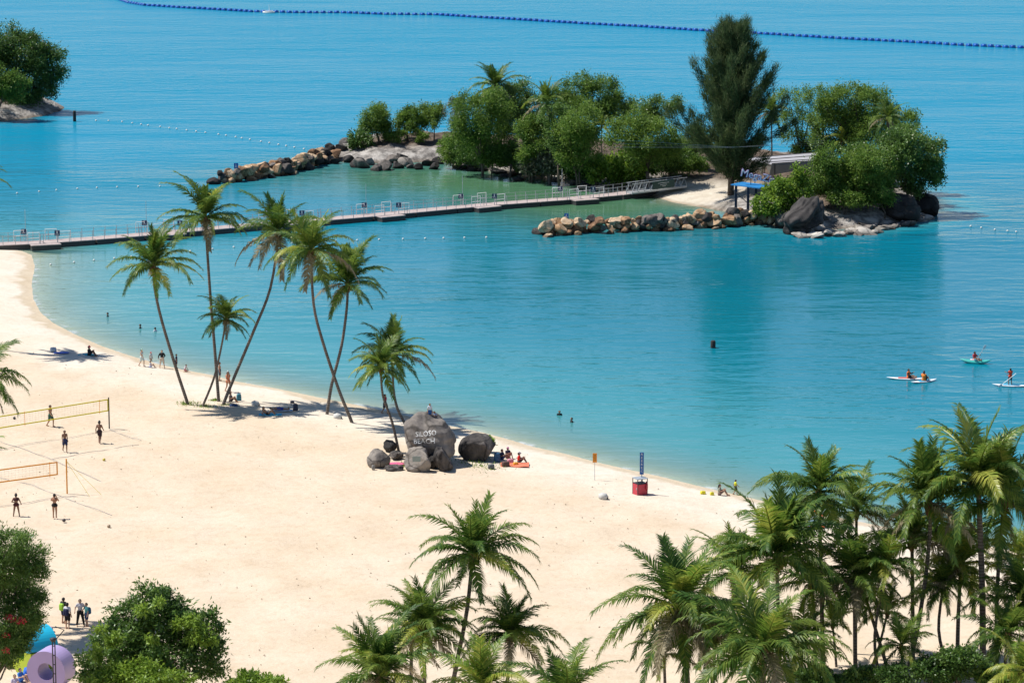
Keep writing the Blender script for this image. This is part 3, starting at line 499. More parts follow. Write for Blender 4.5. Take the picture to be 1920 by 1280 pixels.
# ------------------------------------------------------------------ coconut palms
def frond_mesh(seed, el, bend, L=4.6, nl=62, hang=.55, wid=1.12):
    r = random.Random(seed); pts = []; p = Vector((0, 0, 0)); a = el; ns = 12; yaw = 0; dirs = []
    for i in range(ns + 1):
        pts.append(p.copy()); d = Vector((math.cos(a) * math.cos(yaw), math.sin(yaw) * .6, math.sin(a))).normalized(); dirs.append(d); p = p + d * L / ns
        a -= bend / ns * (.55 + 1.0 * i / ns); yaw += r.uniform(-.05, .05)
    mb = MB(); mb.tube(pts, [.06 * (1 - .9 * i / ns) + .006 for i in range(ns + 1)], 4)
    V, F = [], []
    for j in range(nl):
        t = .10 + .90 * (j + .5) / nl; x = t * ns; i = min(int(x), ns - 1); q = pts[i].lerp(pts[i + 1], x - i); d = dirs[i].lerp(dirs[min(i + 1, ns)], x - i).normalized()
        side = d.cross(Vector((0, 0, 1)))
        if side.length < .15: side = Vector((0, 1, 0))
        side.normalize(); up = side.cross(d)
        env = math.sin(min(1, t * 1.15 + .12) * math.pi * .93) ** .55
        for sg in (-1, 1):
            if r.random() < .07: continue
            l = wid * max(.25, env) * r.uniform(.72, 1.15); w = .034 + .016 * env
            v = (side * sg * .85 + d * (.55 + .5 * t) + up * r.uniform(-.05, .38)).normalized()
            m1 = q + v * l * .5; v2 = (v + Vector((0, 0, -1)) * hang * r.uniform(.7, 1.3)).normalized(); tip = m1 + v2 * l * .55
            n = len(V); V += [q - d * w * .6, q + d * w * .6, m1 + d * w, m1 - d * w, tip]; F += [(n, n + 1, n + 2, n + 3), (n + 3, n + 2, n + 4)]
    mb.add(V, F); return mb.mesh('frond')
FR = {}
for i, (el, bd, hg) in enumerate([(82, 25, .25), (68, 55, .4), (52, 75, .55), (36, 85, .75), (18, 80, .95), (-2, 70, 1.1), (-30, 45, 1.0)]):
    for v in range(2): FR[(i, v)] = frond_mesh(40 + i * 5 + v, R(el), R(bd), 4.6 * (1 if i < 6 else .9) * (.75 if i == 0 else 1), hang=hg)
for k_, m_ in FR.items(): m_.materials.append(M_FROND)
HUSK = None
def husk_mesh():
    r = random.Random(4); mb = MB(); mb.tube([(0, 0, -.75), (0, 0, -.4), (0, 0, 0), (0, 0, .45)], [.15, .26, .30, .10], 8)
    for k in range(10):
        a = k * 2.4; d = Vector((math.cos(a), math.sin(a), 0)); mb.tube([d * .15 + Vector((0, 0, -.3)), d * .45 + Vector((0, 0, -.05 + .1 * r.random())), d * .7 + Vector((0, 0, -.25))], [.06, .05, .02], 4)
    return mb.mesh('husk', True)
HUSK = husk_mesh()
def coco_mesh():
    r = random.Random(8); bm = bmesh.new()
    for k in range(11):
        a = r.uniform(0, 6.3); q = r.uniform(.28, .48); bmesh.ops.create_icosphere(bm, subdivisions=1, radius=.14, matrix=Matrix.Translation((math.cos(a) * q, math.sin(a) * q, r.uniform(-.55, -.15))))
    me = bpy.data.meshes.new('coconut_bunch'); bm.to_mesh(me); bm.free(); me.shade_smooth(); return me
COCO = coco_mesh()
def palm(path, label, rpx=None, f=gz_beach, lean=0.0, n=22, seed=0, group=None, tr=.15, basept=None, mat=None, top=1, old=.08, name='coconut_palm', low=1.0, nocrown=False):
    """path: photo pixels from the foot of the trunk to the heart of the crown; lean: metres the crown stands nearer (-) or farther (+)"""
    rnd = random.Random(seed * 13 + 5); b = G(*path[0], f) if basept is None else np.array(basept); k = len(path) - 1
    pts = [np.array([0, 0, -.4])] + [D(q[0], q[1], b[1] + lean * (i / k) ** 1.6) - b if i else np.zeros(3) for i, q in enumerate(path)]
    # smooth the trunk line
    sm = []; P_ = [Vector(p) for p in pts]
    for i in range(len(P_) - 1):
        p0, p1, p2, p3 = P_[max(i - 1, 0)], P_[i], P_[i + 1], P_[min(i + 2, len(P_) - 1)]
        for t in (0, .25, .5, .75): sm.append(.5 * ((2 * p1) + (p2 - p0) * t + (2 * p0 - 5 * p1 + 4 * p2 - p3) * t * t + (3 * p1 - p0 - 3 * p2 + p3) * t ** 3))
    sm.append(P_[-1]); e = empty(name, b, label, 'palm tree', group); mb = MB(); kk = len(sm); rad = []
    for i in range(kk): t = i / (kk - 1); rad.append(tr * (1.55 - 1.1 * t / .12 * .5 if t < .12 else 1.0 - .32 * t))
    mb.tube(sm, rad, 8); mesh_obj('trunk', mb.mesh('trunk', True), M_TRUNK, e)
    c = sm[-1]; S_ = (rpx * mpp(b[1] + lean) / 3.3) if rpx else 1.0
    mesh_obj('husk', HUSK, M_HUSK, e, c, None, (S_ * .9,) * 3)
    if seed % 3 != 1 and n > 17: mesh_obj('coconut_bunch', COCO, M_COCO, e, c, (0, 0, rnd.uniform(0, 6)), (S_ * .9,) * 3)
    n = int(n * rnd.uniform(1.1, 1.4)); low = low * rnd.uniform(.86, 1.08); tl_ = (rnd.uniform(-.16, .16), rnd.uniform(-.16, .16))
    for i in range(n):
        u = (i + .5) / n; lv = min(6, max(0, int(7 * u ** .9 * low + rnd.uniform(-.5, .5)))); az = i * 2.39996 + rnd.uniform(-.3, .3)
        me = FR[(lv, rnd.randint(0, 1))]; s = S_ * rnd.uniform(.8, 1.14)
        o = mesh_obj('frond', me, None, e, c + Vector((0, 0, .15 * S_)), (tl_[0] + rnd.uniform(-.14, .14), tl_[1] + rnd.uniform(-.16, .16), az), (s, s, s * rnd.uniform(.92, 1.08)))
        mm = mat or M_FROND
        if lv >= 5 and rnd.random() < old * 3: mm = M_FRONDOLD
        elif rnd.random() < (.25 if lv <= 1 else .14): mm = M_FRONDY
        if mm is not M_FROND: o.material_slots[0].link = 'OBJECT'; o.material_slots[0].material = mm
    return e
GP = 'tall palms at the water edge'
palm([(352, 757), (330, 690), (303, 600), (290, 540), (288, 502)], 'leftmost of the tall shoreline palms, leaning left with grass at its foot', 70, seed=1, lean=-1.5, group=GP)
palm([(410, 752), (403, 660), (394, 550), (388, 460), (385, 412)], 'tallest straight palm in the shoreline trio, crown against the pontoon', 70, seed=2, lean=1, group=GP)
palm([(380, 762), (400, 712), (413, 660), (424, 600)], 'short palm crossing in front of the straight trunk in the shoreline trio', 48, seed=3, lean=-1, group=GP, tr=.11)
palm([(418, 760), (440, 705), (475, 622), (507, 540), (523, 440)], 'palm leaning far right from the shoreline trio', 72, seed=4, lean=1.5, group=GP, old=.2)
palm([(660, 792), (635, 730), (605, 640), (588, 570), (583, 472)], 'taller of the two crossing palms, leaning left', 74, seed=5, lean=-1, group=GP)
palm([(613, 777), (622, 720), (640, 650), (650, 580), (652, 535)], 'shorter of the two crossing palms, leaning right', 70, seed=6, lean=1.5, group=GP)
palm([(748, 848), (735, 790), (718, 742), (714, 692)], 'shorter palm with yellow green drooping leaves left of the big boulder', 54, seed=7, lean=-.5, group=GP, tr=.12, old=.02)
palm([(766, 806), (745, 765), (737, 720), (738, 668)], 'taller curved palm rising behind the big dark boulder', 62, seed=8, lean=.5, group=GP, tr=.13, old=.02)
GF = 'palms in the foreground at the bottom centre'
palm([(838, 1335), (858, 1235), (876, 1140), (886, 1042)], 'tall slender palm standing alone over the sand at bottom centre', 102, seed=9, group=GF, tr=.15, n=22)
palm([(797, 1345), (796, 1280), (795, 1180)], 'full crowned palm just left of the slender lone palm', 92, seed=10, group=GF, n=26, tr=.14)
palm([(770, 1310), (771, 1250), (772, 1195)], 'palm half hidden behind the full crowned palm at bottom centre', 70, seed=11, group=GF, n=16, tr=.13)
palm([(948, 1340), (952, 1260), (957, 1192)], 'small palm right of the slender lone palm', 84, seed=12, group=GF, n=22, tr=.13)
palm([(708, 1450), (710, 1370), (712, 1272)], 'wide palm cut by the bottom edge, leftmost at bottom centre', 110, seed=13, group=GF, n=24)
palm([(905, 1460), (905, 1380), (905, 1296)], 'bright palm crown rising from the bottom edge under the small palm', 96, seed=14, group=GF, n=20, mat=M_FRONDY)
palm([(1062, 1460), (1062, 1390), (1062, 1308)], 'palm crown with upright leaf at the bottom edge right of the small palm', 100, seed=15, group=GF, n=20)
GR = 'grove of palms at the right'
for i, (pth, rp, lab, kw) in enumerate([
    ([(1843, 1262), (1842, 1120), (1838, 1000), (1834, 905)], 128, 'largest palm of the right grove, thick dark trunk and crown over the water', dict(tr=.22, n=28)),
    ([(1703, 1255), (1718, 1190), (1735, 1085), (1744, 990), (1742, 945)], 108, 'palm with a smooth curved trunk just left of the largest palm', dict(old=.25, n=20)),
    ([(1544, 1255), (1541, 1150), (1538, 1020), (1535, 925)], 94, 'palm with a rounded crown standing against the water left of the grove', dict()),
    ([(1462, 1290), (1460, 1180), (1456, 1050)], 128, 'broad palm whose crown covers the beach left of the tent', dict(n=28)),
    ([(1604, 1225), (1605, 1080), (1606, 962)], 70, 'small palm crown just right of the striped tent', dict(n=18, tr=.12)),
    ([(1292, 1345), (1288, 1250), (1272, 1145)], 122, 'leftmost large palm of the right grove', dict(n=28)),
    ([(1247, 1350), (1247, 1290), (1245, 1228)], 62, 'small palm tucked under the leftmost large palm of the grove', dict(n=14, tr=.11, mat=None)),
    ([(1428, 1400), (1430, 1330), (1432, 1222)], 130, 'big fresh green palm at the bottom edge of the grove', dict(n=28, tr=.2)),
    ([(1378, 1255), (1376, 1170), (1374, 1075)], 84, 'palm half hidden behind the leftmost large palm', dict(n=20)),
    ([(1604, 1270), (1603, 1190), (1602, 1085)], 92, 'palm on a straight vertical trunk in the middle of the grove', dict(n=22)),
    ([(1666, 1260), (1642, 1180), (1615, 1095)], 70, 'palm with a trunk slanting up to the left in the middle of the grove', dict(n=16, tr=.13)),
    ([(1712, 1235), (1711, 1120), (1710, 1015)], 92, 'feathery palm with its crown low over the water behind the curved trunk', dict(n=24, mat=None)),
    ([(1795, 1235), (1797, 1150), (1802, 1060)], 96, 'bright green palm between the curved trunk and the largest palm', dict(n=22, mat=M_FRONDY)),
    ([(1869, 1255), (1870, 1100), (1882, 945)], 112, 'palm standing close behind the largest palm', dict(n=22, old=.2)),
    ([(1632, 1258), (1648, 1212), (1664, 1148)], 58, 'young yellowish palm with a short leaning trunk', dict(n=13, tr=.10, mat=M_FRONDY, low=.8)),
    ([(1568, 1248), (1565, 1210), (1561, 1170)], 50, 'smallest young yellowish palm in the grove', dict(n=12, tr=.09, mat=M_FRONDY, low=.8)),
    ([(1528, 1262), (1528, 1190), (1522, 1095)], 80, 'palm behind the big fresh green palm of the grove', dict(n=18)),
    ([(1935, 1280), (1930, 1200), (1922, 1130)], 92, 'dark palm at the right edge of the picture', dict(n=22)),
    ([(1925, 1225), (1920, 1130), (1912, 1045)], 66, 'light green palm at the right edge above the dark palm', dict(n=18, mat=M_FRONDY)),
    ([(1925, 1350), (1922, 1310), (1918, 1262)], 76, 'yellow green palm in the bottom right corner', dict(n=16, mat=M_FRONDY)),
    ([(1650, 1275), (1640, 1190), (1662, 1060)], 72, 'thin palm behind the slanting trunk in the grove', dict(n=16, tr=.11)),
    ([(1500, 1300), (1502, 1255), (1505, 1205)], 74, 'low palm right of the big fresh green palm', dict(n=16, tr=.11)),
    ([(1690, 1310), (1692, 1260), (1690, 1212)], 66, 'low shaded palm between the slanting and the curved trunk', dict(n=15, tr=.11)),
    ([(1880, 1300), (1884, 1250), (1888, 1190)], 78, 'low palm right of the largest palm trunk', dict(n=18, tr=.12)),
    ([(1335, 1330), (1338, 1270), (1340, 1200)], 84, 'shaded palm between the leftmost large palm and the big fresh green one', dict(n=18, tr=.12)),
    ([(1775, 1250), (1760, 1180), (1768, 1100)], 74, 'low shaded palm left of the bright green palm', dict(n=18, tr=.12))]):
    palm(pth, lab, rp, seed=30 + i, group=GR, **kw)
palm([(-95, 1165), (-70, 1000), (-54, 850), (-48, 715)], 'palm at the left edge whose leaf tips hang over the beach above the yellow net', 84, seed=60, n=22)
palm([(-110, 1200), (-80, 1030), (-58, 862)], 'lower palm at the left edge whose leaf tips show beside the orange net', 62, seed=62, n=18)
palm([(-185, 650), (-150, 556), (-95, 440), (-58, 345)], 'palm at the left edge shading the woman on the blue mat', 62, seed=63, n=20)
GI2 = 'palms on the island'
for i, (pth, rp, lab, kw) in enumerate([
    ([(936, 300), (934, 230), (930, 165)], 44, 'coconut palm topping the left part of the island wood', dict(n=22)),
    ([(1030, 318), (1030, 250), (1026, 196)], 42, 'dark palm between the left and middle tree tops of the island', dict(n=22, old=.2)),
    ([(1128, 312), (1128, 275), (1128, 238)], 22, 'small yellowish palm in a gap of the island wood', dict(n=14, mat=M_FRONDY, tr=.08)),
    ([(1447, 312), (1447, 260), (1446, 212)], 34, 'slim dark palm just right of the casuarina', dict(n=20, tr=.12)),
    ([(1576, 345), (1577, 300), (1578, 264)], 24, 'young yellow green palm right of the shade sail', dict(n=12, mat=M_FRONDY, tr=.09)),
    ([(1668, 360), (1667, 280), (1664, 222)], 34, 'palm showing through the top of the spreading island tree', dict(n=18))]):
    palm(pth, lab, rp, f=gz_isl, seed=80 + i, group=GI2, **kw)
# foreground broadleaf trees and bushes (feet below the picture)
def fg(name, lob, label, mat, n, ll, lw, seed, py, cat='tree', **kw):
    cx = kw.pop('bx', lob[0][0]); return tree(name, (cx, py), lob, label, mat, n, ll, lw, seed, gz_beach, cat, grow=1.06, **kw)
t2 = fg('mango_tree', [(285, 1128, 42, 34), (318, 1150, 40, 34), (250, 1160, 42, 36), (225, 1205, 46, 34), (290, 1190, 56, 44), (345, 1180, 40, 36), (385, 1170, 30, 34), (380, 1215, 38, 40), (330, 1235, 56, 44), (265, 1240, 50, 38), (190, 1245, 36, 34), (395, 1258, 28, 28), (170, 1270, 24, 22)], 'dark glossy leafed tree at the bottom left with lime young shoots', M_LEAFD, 26000, .25, .10, 70, 1420, nclump=34, clump=.2, droop=.5)
lb2 = [np.append(D(x, y, t2.location.y - 1.9) - np.array(t2.location), [r * mpp(t2.location.y)] * 3) for x, y, r in ((345, 1168, 16), (372, 1186, 20), (270, 1142, 13), (300, 1128, 9), (215, 1198, 16), (392, 1200, 15), (176, 1228, 15), (360, 1160, 12), (190, 1180, 9), (285, 1198, 10))]
mesh_obj('young_shoots', leaves_mesh('young_shoots', [tuple(l) for l in lb2], 2600, .25, .10, 79, .3, 8, .5), M_LEAFB, t2)
fg('lime_tree', [(215, 1268, 36, 22), (255, 1262, 40, 24), (300, 1268, 38, 22), (330, 1282, 30, 20), (190, 1290, 34, 22)], 'lime green tree top at the bottom edge in front of the dark glossy tree', M_LEAFB, 9000, .24, .10, 71, 1450, nclump=30, clump=.2, droop=.5)
fg('lime_tree', [(478, 1278, 36, 18), (505, 1284, 26, 16), (450, 1288, 26, 16)], 'small lime green tree top at the bottom edge right of the dark glossy tree', M_LEAFB, 4600, .24, .10, 72, 1450, nclump=26, clump=.2, droop=.5)
ft = fg('flame_tree', [(15, 1015, 40, 26), (50, 1045, 36, 26), (20, 1065, 48, 32), (62, 1075, 28, 22), (30, 1110, 50, 36), (58, 1125, 26, 26), (20, 1160, 48, 34), (55, 1165, 26, 22), (-10, 1200, 40, 30), (36, 1195, 26, 20), (10, 1225, 30, 20), (-30, 1080, 50, 60), (25, 1212, 30, 16), (-5, 1240, 30, 16), (45, 1180, 30, 18)], 'feathery green tree with red blossoms at the left edge', M_LEAFD, 42000, .20, .06, 73, 1440, bx=-75, nclump=40, clump=.2, droop=.1)
rb = np.random.default_rng(9); M_RED = plain('red_blossom', (.62, .05, .07), .6, .2)
for (x, y) in [(14, 1158), (28, 1161), (36, 1163), (11, 1190), (10, 1219), (3, 1175)]:
    q = D(x, y, ft.location.y - 1.6) - np.array(ft.location); mesh_obj('blossom', leaves_mesh('blossom', [(0, 0, 0, .22, .2, .12)], 60, .13, .09, int(x * 7 + y), .4, 6), M_RED, ft, q)
rnd = random.Random(12)
for i, (x, y, r1, r2, lab) in enumerate([(1530, 1268, 34, 20, 'leftmost dark green shrub along the bottom edge under the grove'), (1600, 1272, 36, 18, 'dark green shrub at the foot of the straight vertical palm trunk'), (1668, 1268, 40, 22, 'dark green shrub at the foot of the slanting palm trunk'), (1745, 1262, 36, 28, 'dark green shrub at the foot of the curved palm trunk'), (1800, 1240, 48, 42, 'tallest dark green shrub left of the largest palm trunk'), (1868, 1268, 40, 24, 'dark green shrub right of the largest palm trunk'), (1925, 1275, 30, 22, 'rightmost dark green shrub in the bottom corner')]):
    lob = [(x, y, r1 * .7, r2 * .7)] + [(x + rnd.uniform(-.8, .8) * r1, y + rnd.uniform(-.7, .7) * r2, r1 * .42, r2 * .5) for _ in range(7)]
    fg('shrub', lob, lab, M_LEAFD, 3800 if r2 < 40 else 7500, .20, .12, 90 + i, 1325, 'shrub', r0=.07, nclump=20, clump=.24)
# ------------------------------------------------------------------ small builders
WHITE = plain('white_paint', (.72, .72, .70), .5, .05); NAVY = plain('navy_sign', (.012, .035, .10), .5, .08); BLUE = plain('blue_paint', (.015, .13, .42), .45, .08)
STEEL = plain('galvanised_steel', (.42, .44, .45), .45, .1, metal=.3); DARKM = plain('dark_metal', (.03, .03, .035), .5, .1); DECK = plain('pink_deck', (.40, .33, .31), .8, .12, 2.0); FLOATM = plain('pontoon_float', (.045, .045, .045), .7, .25)
YEL = plain('yellow_tape', (.72, .62, .02), .6, .06); ORG = plain('orange_tape', (.80, .32, .02), .6, .06); ROPE = plain('rope', (.30, .27, .2), .9, .1); REDP = plain('red_plastic', (.50, .035, .06), .4, .06)
def text_mesh(txt, size, ext=.01, name='lettering', space=1.0, off=0.0):
    cu = bpy.data.curves.new(name, 'FONT'); cu.body = txt; cu.size = size; cu.extrude = ext; cu.align_x = 'CENTER'; cu.align_y = 'CENTER'; cu.space_character = space; cu.resolution_u = 2; cu.offset = off
    o = bpy.data.objects.new(name, cu); COL.objects.link(o); bpy.context.view_layer.update()
    me = bpy.data.meshes.new_from_object(o.evaluated_get(bpy.context.evaluated_depsgraph_get())); bpy.data.objects.remove(o); bpy.data.curves.remove(cu); me.materials.clear(); return me
FACE = (math.pi / 2, 0, 0)               # text standing upright, facing the camera side (-Y)
# ------------------------------------------------------------------ the big lettered boulder and its neighbours
def blob(c): return Vector((c.x * (1 - .10 * max(0, c.z) ** 2), c.y, c.z * (1.0 if c.z > 0 else .9)))
bb = big_rock('boulder', 803, 878, 100, 98, 2.1, 'huge dark rounded boulder on the beach with white carved lettering', 51, M_RGREY, gz_beach, shape=blob, sink=.05, sub=5, cuts=0, rough=.16)
bpy.context.view_layer.update()
def on_rock(o, me, cx, cy, mat, name, tilt=0):
    dg = bpy.context.evaluated_depsgraph_get(); bvh = BVHTree.FromObject(o, dg); iw = o.matrix_world.inverted(); Yr = o.location.y; c = D(cx, cy, Yr)
    for v in me.vertices:
        w = Vector((c[0] + v.co.x * math.cos(tilt) - v.co.y * math.sin(tilt), Yr - 12, c[2] + v.co.x * math.sin(tilt) + v.co.y * math.cos(tilt))); l0 = iw @ w; l1 = iw @ (w + Vector((0, 20, 0))); h = bvh.ray_cast(l0, (l1 - l0).normalized())
        q = h[0] if h[0] else l0; q = o.matrix_world @ q; v.co = iw @ (q + Vector((0, -.03, 0)))
    p = mesh_obj(name, me, mat, o); return p
m_ = mpp(bb.location.y)
def subdiv(me, n=2):
    bm = bmesh.new(); bm.from_mesh(me); bmesh.ops.triangulate(bm, faces=bm.faces); bmesh.ops.subdivide_edges(bm, edges=bm.edges, cuts=n); bm.to_mesh(me); bm.free(); return me
on_rock(bb, subdiv(text_mesh('SILOSO', 12 * m_, 0)), 800, 803, WHITE, 'lettering', .10); on_rock(bb, subdiv(text_mesh('BEACH', 13 * m_, 0)), 797, 816, WHITE, 'lettering', .06)
big_rock('boulder', 785, 886, 52, 44, .9, 'brown grey boulder with a plaque in front of the huge boulder', 52, M_RGREY, gz_beach, sink=.18)
pq = D(781, 860, G(785, 886)[1] - .05); tag(MB().box((0, 0, 0), (.62, .05, .42)).obj('plaque', plain('plaque_metal', (.22, .27, .27), .35, .1, metal=.4), None, loc=pq), 'small metal plaque on the brown grey boulder', 'plaque')
def lean_r(c): return Vector((c.x * (1 - .45 * max(0, c.z)) - .25 * c.z, c.y, c.z))
big_rock('boulder', 830, 886, 40, 46, .8, 'upright grey stone leaning at the right foot of the huge boulder', 53, M_RGREY, gz_beach, shape=lean_r)
big_rock('boulder', 812, 880, 28, 40, .7, 'shaded stone wedged between the two front stones', 54, M_RDARK, gz_beach)
big_rock('boulder', 897, 868, 72, 45, 1.6, 'long dark boulder right of the huge boulder', 55, M_RGREY, gz_beach, sink=.28, cuts=3)
big_rock('boulder', 708, 878, 46, 30, 1.0, 'grey boulder furthest left in the cluster', 56, M_RGREY, gz_beach, sink=.25)
big_rock('boulder', 731, 850, 28, 22, .7, 'grey boulder behind the left one, beside the leaning trunk', 57, M_RGREY, gz_beach)
big_rock('boulder', 740, 862, 30, 14, .6, 'low flat stone between trunk and huge boulder', 58, M_RGREY, gz_beach)
big_rock('boulder', 738, 884, 38, 11, .5, 'flat half buried stone in front of the left boulder', 59, M_RGREY, gz_beach)
tree('shrub', (917, 848), [(912, 828, 10, 9), (905, 834, 8, 7), (922, 833, 8, 8)], 'small round leaved shrub behind the long dark boulder', M_LEAFB, 360, .28, .24, 101, gz_beach, 'shrub', r0=.04, nst=1, grow=1.0)
def tuft(px, py, w, lab, n=260, h=.22):
    b = G(px, py); rg = np.random.default_rng(int(px)); q = rg.standard_normal((n, 2)) * np.array([w * mpp(b[1]) * .5, w * mpp(b[1]) * .55]); z = np.zeros(n)
    B = np.column_stack([q, z - .05]); t = B + np.column_stack([rg.standard_normal((n, 2)) * .09, rg.uniform(.5, 1.2, n) * h]); s = np.column_stack([rg.standard_normal((n, 2)) * .025, z])
    tag(mesh_obj('grass', fast_mesh('grass', np.stack([B - s, B + s, t], 1).reshape(-1, 3), np.arange(n * 3).reshape(n, 3)), M_LEAFB, None, b), lab, 'grass', None, 'stuff')
for q in [(350, 757, 22, 'grass tuft at the foot of the leftmost tall palm'), (382, 762, 20, 'grass tuft at the foot of the short palm'), (404, 750, 9, 'grass tuft behind the straight palm'), (880, 872, 60, 'thin grass in the shade of the long dark boulder'), (760, 872, 20, 'thin grass between the flat stones'), (421, 760, 10, 'grass tuft at the foot of the far leaning palm')]: tuft(q[0], q[1], q[2], q[3], 420 if q[2] > 30 else 200)

# ------------------------------------------------------------------ floating walkway
WP = [(-120, 462), (0, 458), (100, 453), (230, 443), (370, 430.5), (480, 421), (640, 408.5), (716, 402), (900, 384.5), (1085, 371), (1180, 362), (1232, 354)]
wpt = [P(x, y, .55) for x, y in WP]; wk = empty('floating_walkway', wpt[5] - np.array([0, 0, .55]), 'long floating walkway with pink deck and grey railings crossing the bay', 'walkway'); O = np.array(wk.location)
wl = [0]
for i in range(len(wpt) - 1): wl.append(wl[-1] + np.linalg.norm(wpt[i + 1] - wpt[i]))
def along(s):
    s = min(max(s, 0), wl[-1] - 1e-3); k = max(i for i in range(len(wl) - 1) if wl[i] <= s); t = (s - wl[k]) / (wl[k + 1] - wl[k]); p = wpt[k] + (wpt[k + 1] - wpt[k]) * t; d = (wpt[k + 1] - wpt[k])[:2]; return p, d / np.linalg.norm(d)
step = 6.0; k = 0; s = 0.0
POST = MB().tube([(0, 0, 0), (0, 0, 1.12)], .035, 6).mesh('post')
while s < wl[-1] - .5:
    e_ = min(s + step, wl[-1]); a, d = along(s); b, _ = along(e_ - .01); mid = (a + b) / 2 - O; L = np.linalg.norm(b - a) - .05; rz = math.atan2((b - a)[1], (b - a)[0])
    dk = MB().box(mid, (L, 2.4, .10), rz).obj('deck_section', DECK, wk); MB().box(mid - np.array([0, 0, .33]), (L - .1, 2.5, .5), rz).obj('float', FLOATM, dk)
    nrm = np.array([-math.sin(rz), math.cos(rz), 0])
    for sg in (-1, 1):
        for h in (1.08, .62): MB().tube([a - O + nrm * 1.15 * sg + (0, 0, h), b - O + nrm * 1.15 * sg + (0, 0, h)], .014, 4).obj('rail', STEEL, wk)
    s += step
s = .7; off = 0
while s < wl[-1] - .3:
    p, d = along(s); nr = np.array([-d[1], d[0], 0])
    for sg in (-1, 1): mesh_obj('post', POST, STEEL, wk, p - O + nr * 1.15 * sg + np.array([d[0], d[1], 0]) * (.5 * sg))
    s += 1.42; off += 1
    if off % 9 == 0: s += .35 - 1.42
def frame_mesh(w=1.5, h=1.25): return MB().tube([(-w / 2, 0, 0), (-w / 2, 0, h), (w / 2, 0, h), (w / 2, 0, 0)], .045, 5).tube([(-w / 2, 0, h * .5), (w / 2, 0, h * .5)], .035, 5)
for (x, y, mast) in [(85, 454, 1), (315, 436, 1), (545, 416, 0), (716, 403, 1), (902, 385, 1), (1092, 371, 1)]:
    c = P(x, y, .57); kk = min(range(int(wl[-1])), key=lambda q: np.linalg.norm(along(q)[0] - c)); c, d = along(kk); rz = math.atan2(d[1], d[0]); dv = np.array([d[0], d[1], 0]); nr = np.array([-d[1], d[0], 0]); c = c - O
    bay = MB().box(c + nr * -1.85 + np.array([0, 0, .004]), (3.4, 1.25, .10), rz).obj('mooring_bay', DECK, wk); MB().box(c + nr * -1.85 - np.array([0, 0, .32]), (3.3, 1.3, .5), rz).obj('float', FLOATM, bay)
    for t_, sd_k in ((-2.3, 1.15), (-1.2, -1.15), (1.2, 1.15), (2.3, -1.15)):
        fo = frame_mesh(1.5 if abs(t_) > 2 else 1.3).obj('gate_frame', WHITE, wk, loc=c + dv * t_ + nr * sd_k + np.array([0, 0, .05])); fo.rotation_euler = (0, 0, rz)
    for t_, sd_k in ((-1.9, 1.2), (1.5, -1.2)):
        q = c + dv * t_ + nr * sd_k; so = MB().box((0, -.06, 1.15), (.6, .05, .6)).obj('sign_board', NAVY, wk, loc=q); so.rotation_euler = (0, 0, 0); MB().tube([(0, 0, 0), (0, 0, 1.5)], .035, 5).obj('sign_pole', STEEL, so)
        MB().box((0, -.1, 1.25), (.14, .02, .3)).box((0, -.1, 1.0), (.4, .02, .06)).obj('sign_mark', WHITE, so)
    if mast: MB().tube([c + dv * -1.7 + nr * 1.1, c + dv * -1.7 + nr * 1.1 + np.array([0, 0, 3.7])], .03, 5).obj('mast', STEEL, wk)
# gangway up to the island
ga, gb = P(1180, 361, .75), GI(1283, 338) + np.array([0, 0, .45]); gw = empty('gangway', ga, 'sloping grey metal gangway with truss rails and a dark green sign', 'gangway'); gd = gb - ga; L = np.linalg.norm(gd); u = gd / L; gn = np.array([-u[1], u[0], 0]); gn /= np.linalg.norm(gn)
mb = MB(); V = [gn * .8 * a_ + gd * t_ + np.array([0, 0, h_]) for t_ in (0, 1) for a_, h_ in ((-1, -.15), (1, -.15), (1, 0), (-1, 0))]; mb.add(V, [(0, 1, 2, 3), (7, 6, 5, 4), (0, 4, 5, 1), (1, 5, 6, 2), (2, 6, 7, 3), (3, 7, 4, 0)]); mb.obj('ramp_deck', STEEL, gw)
for sg in (-1, 1):
    for h in (1.15, .08): MB().tube([gn * .8 * sg + np.array([0, 0, h]), gn * .8 * sg + gd + np.array([0, 0, h])], .05, 5).obj('rail', STEEL, gw)
    nb_ = 9
    for i in range(nb_):
        a_ = gd * i / nb_; b_ = gd * (i + 1) / nb_; MB().tube([gn * .8 * sg + a_ + np.array([0, 0, .08]), gn * .8 * sg + (a_ + b_) / 2 + np.array([0, 0, 1.15]), gn * .8 * sg + b_ + np.array([0, 0, .08])], .035, 4).obj('truss_bar', STEEL, gw)
sg_ = MB(); q0 = -gn * .9 + gd * .36 + np.array([0, 0, .15]); q1 = -gn * .9 + gd * .76 + np.array([0, 0, .15]); sg_.add([q0, q1, q1 + np.array([0, 0, 1.0]), q0 + np.array([0, 0, 1.0]), q0 - gn * .05, q1 - gn * .05, q1 - gn * .05 + np.array([0, 0, 1.0]), q0 - gn * .05 + np.array([0, 0, 1.0])], [(0, 1, 2, 3), (7, 6, 5, 4), (0, 4, 5, 1), (3, 2, 6, 7), (0, 3, 7, 4), (1, 5, 6, 2)])
so = sg_.obj('sign_board', plain('green_board', (.012, .05, .045), .5, .1), gw)
for h, a_, b_ in ((.72, .25, .75), (.48, .35, .65), (.30, .45, .6)):
    r0, r1 = q0 + (q1 - q0) * a_ - gn * .056, q0 + (q1 - q0) * b_ - gn * .056; MB().tube([r0 + np.array([0, 0, h]), r1 + np.array([0, 0, h])], .03, 4).obj('sign_line', WHITE, so)
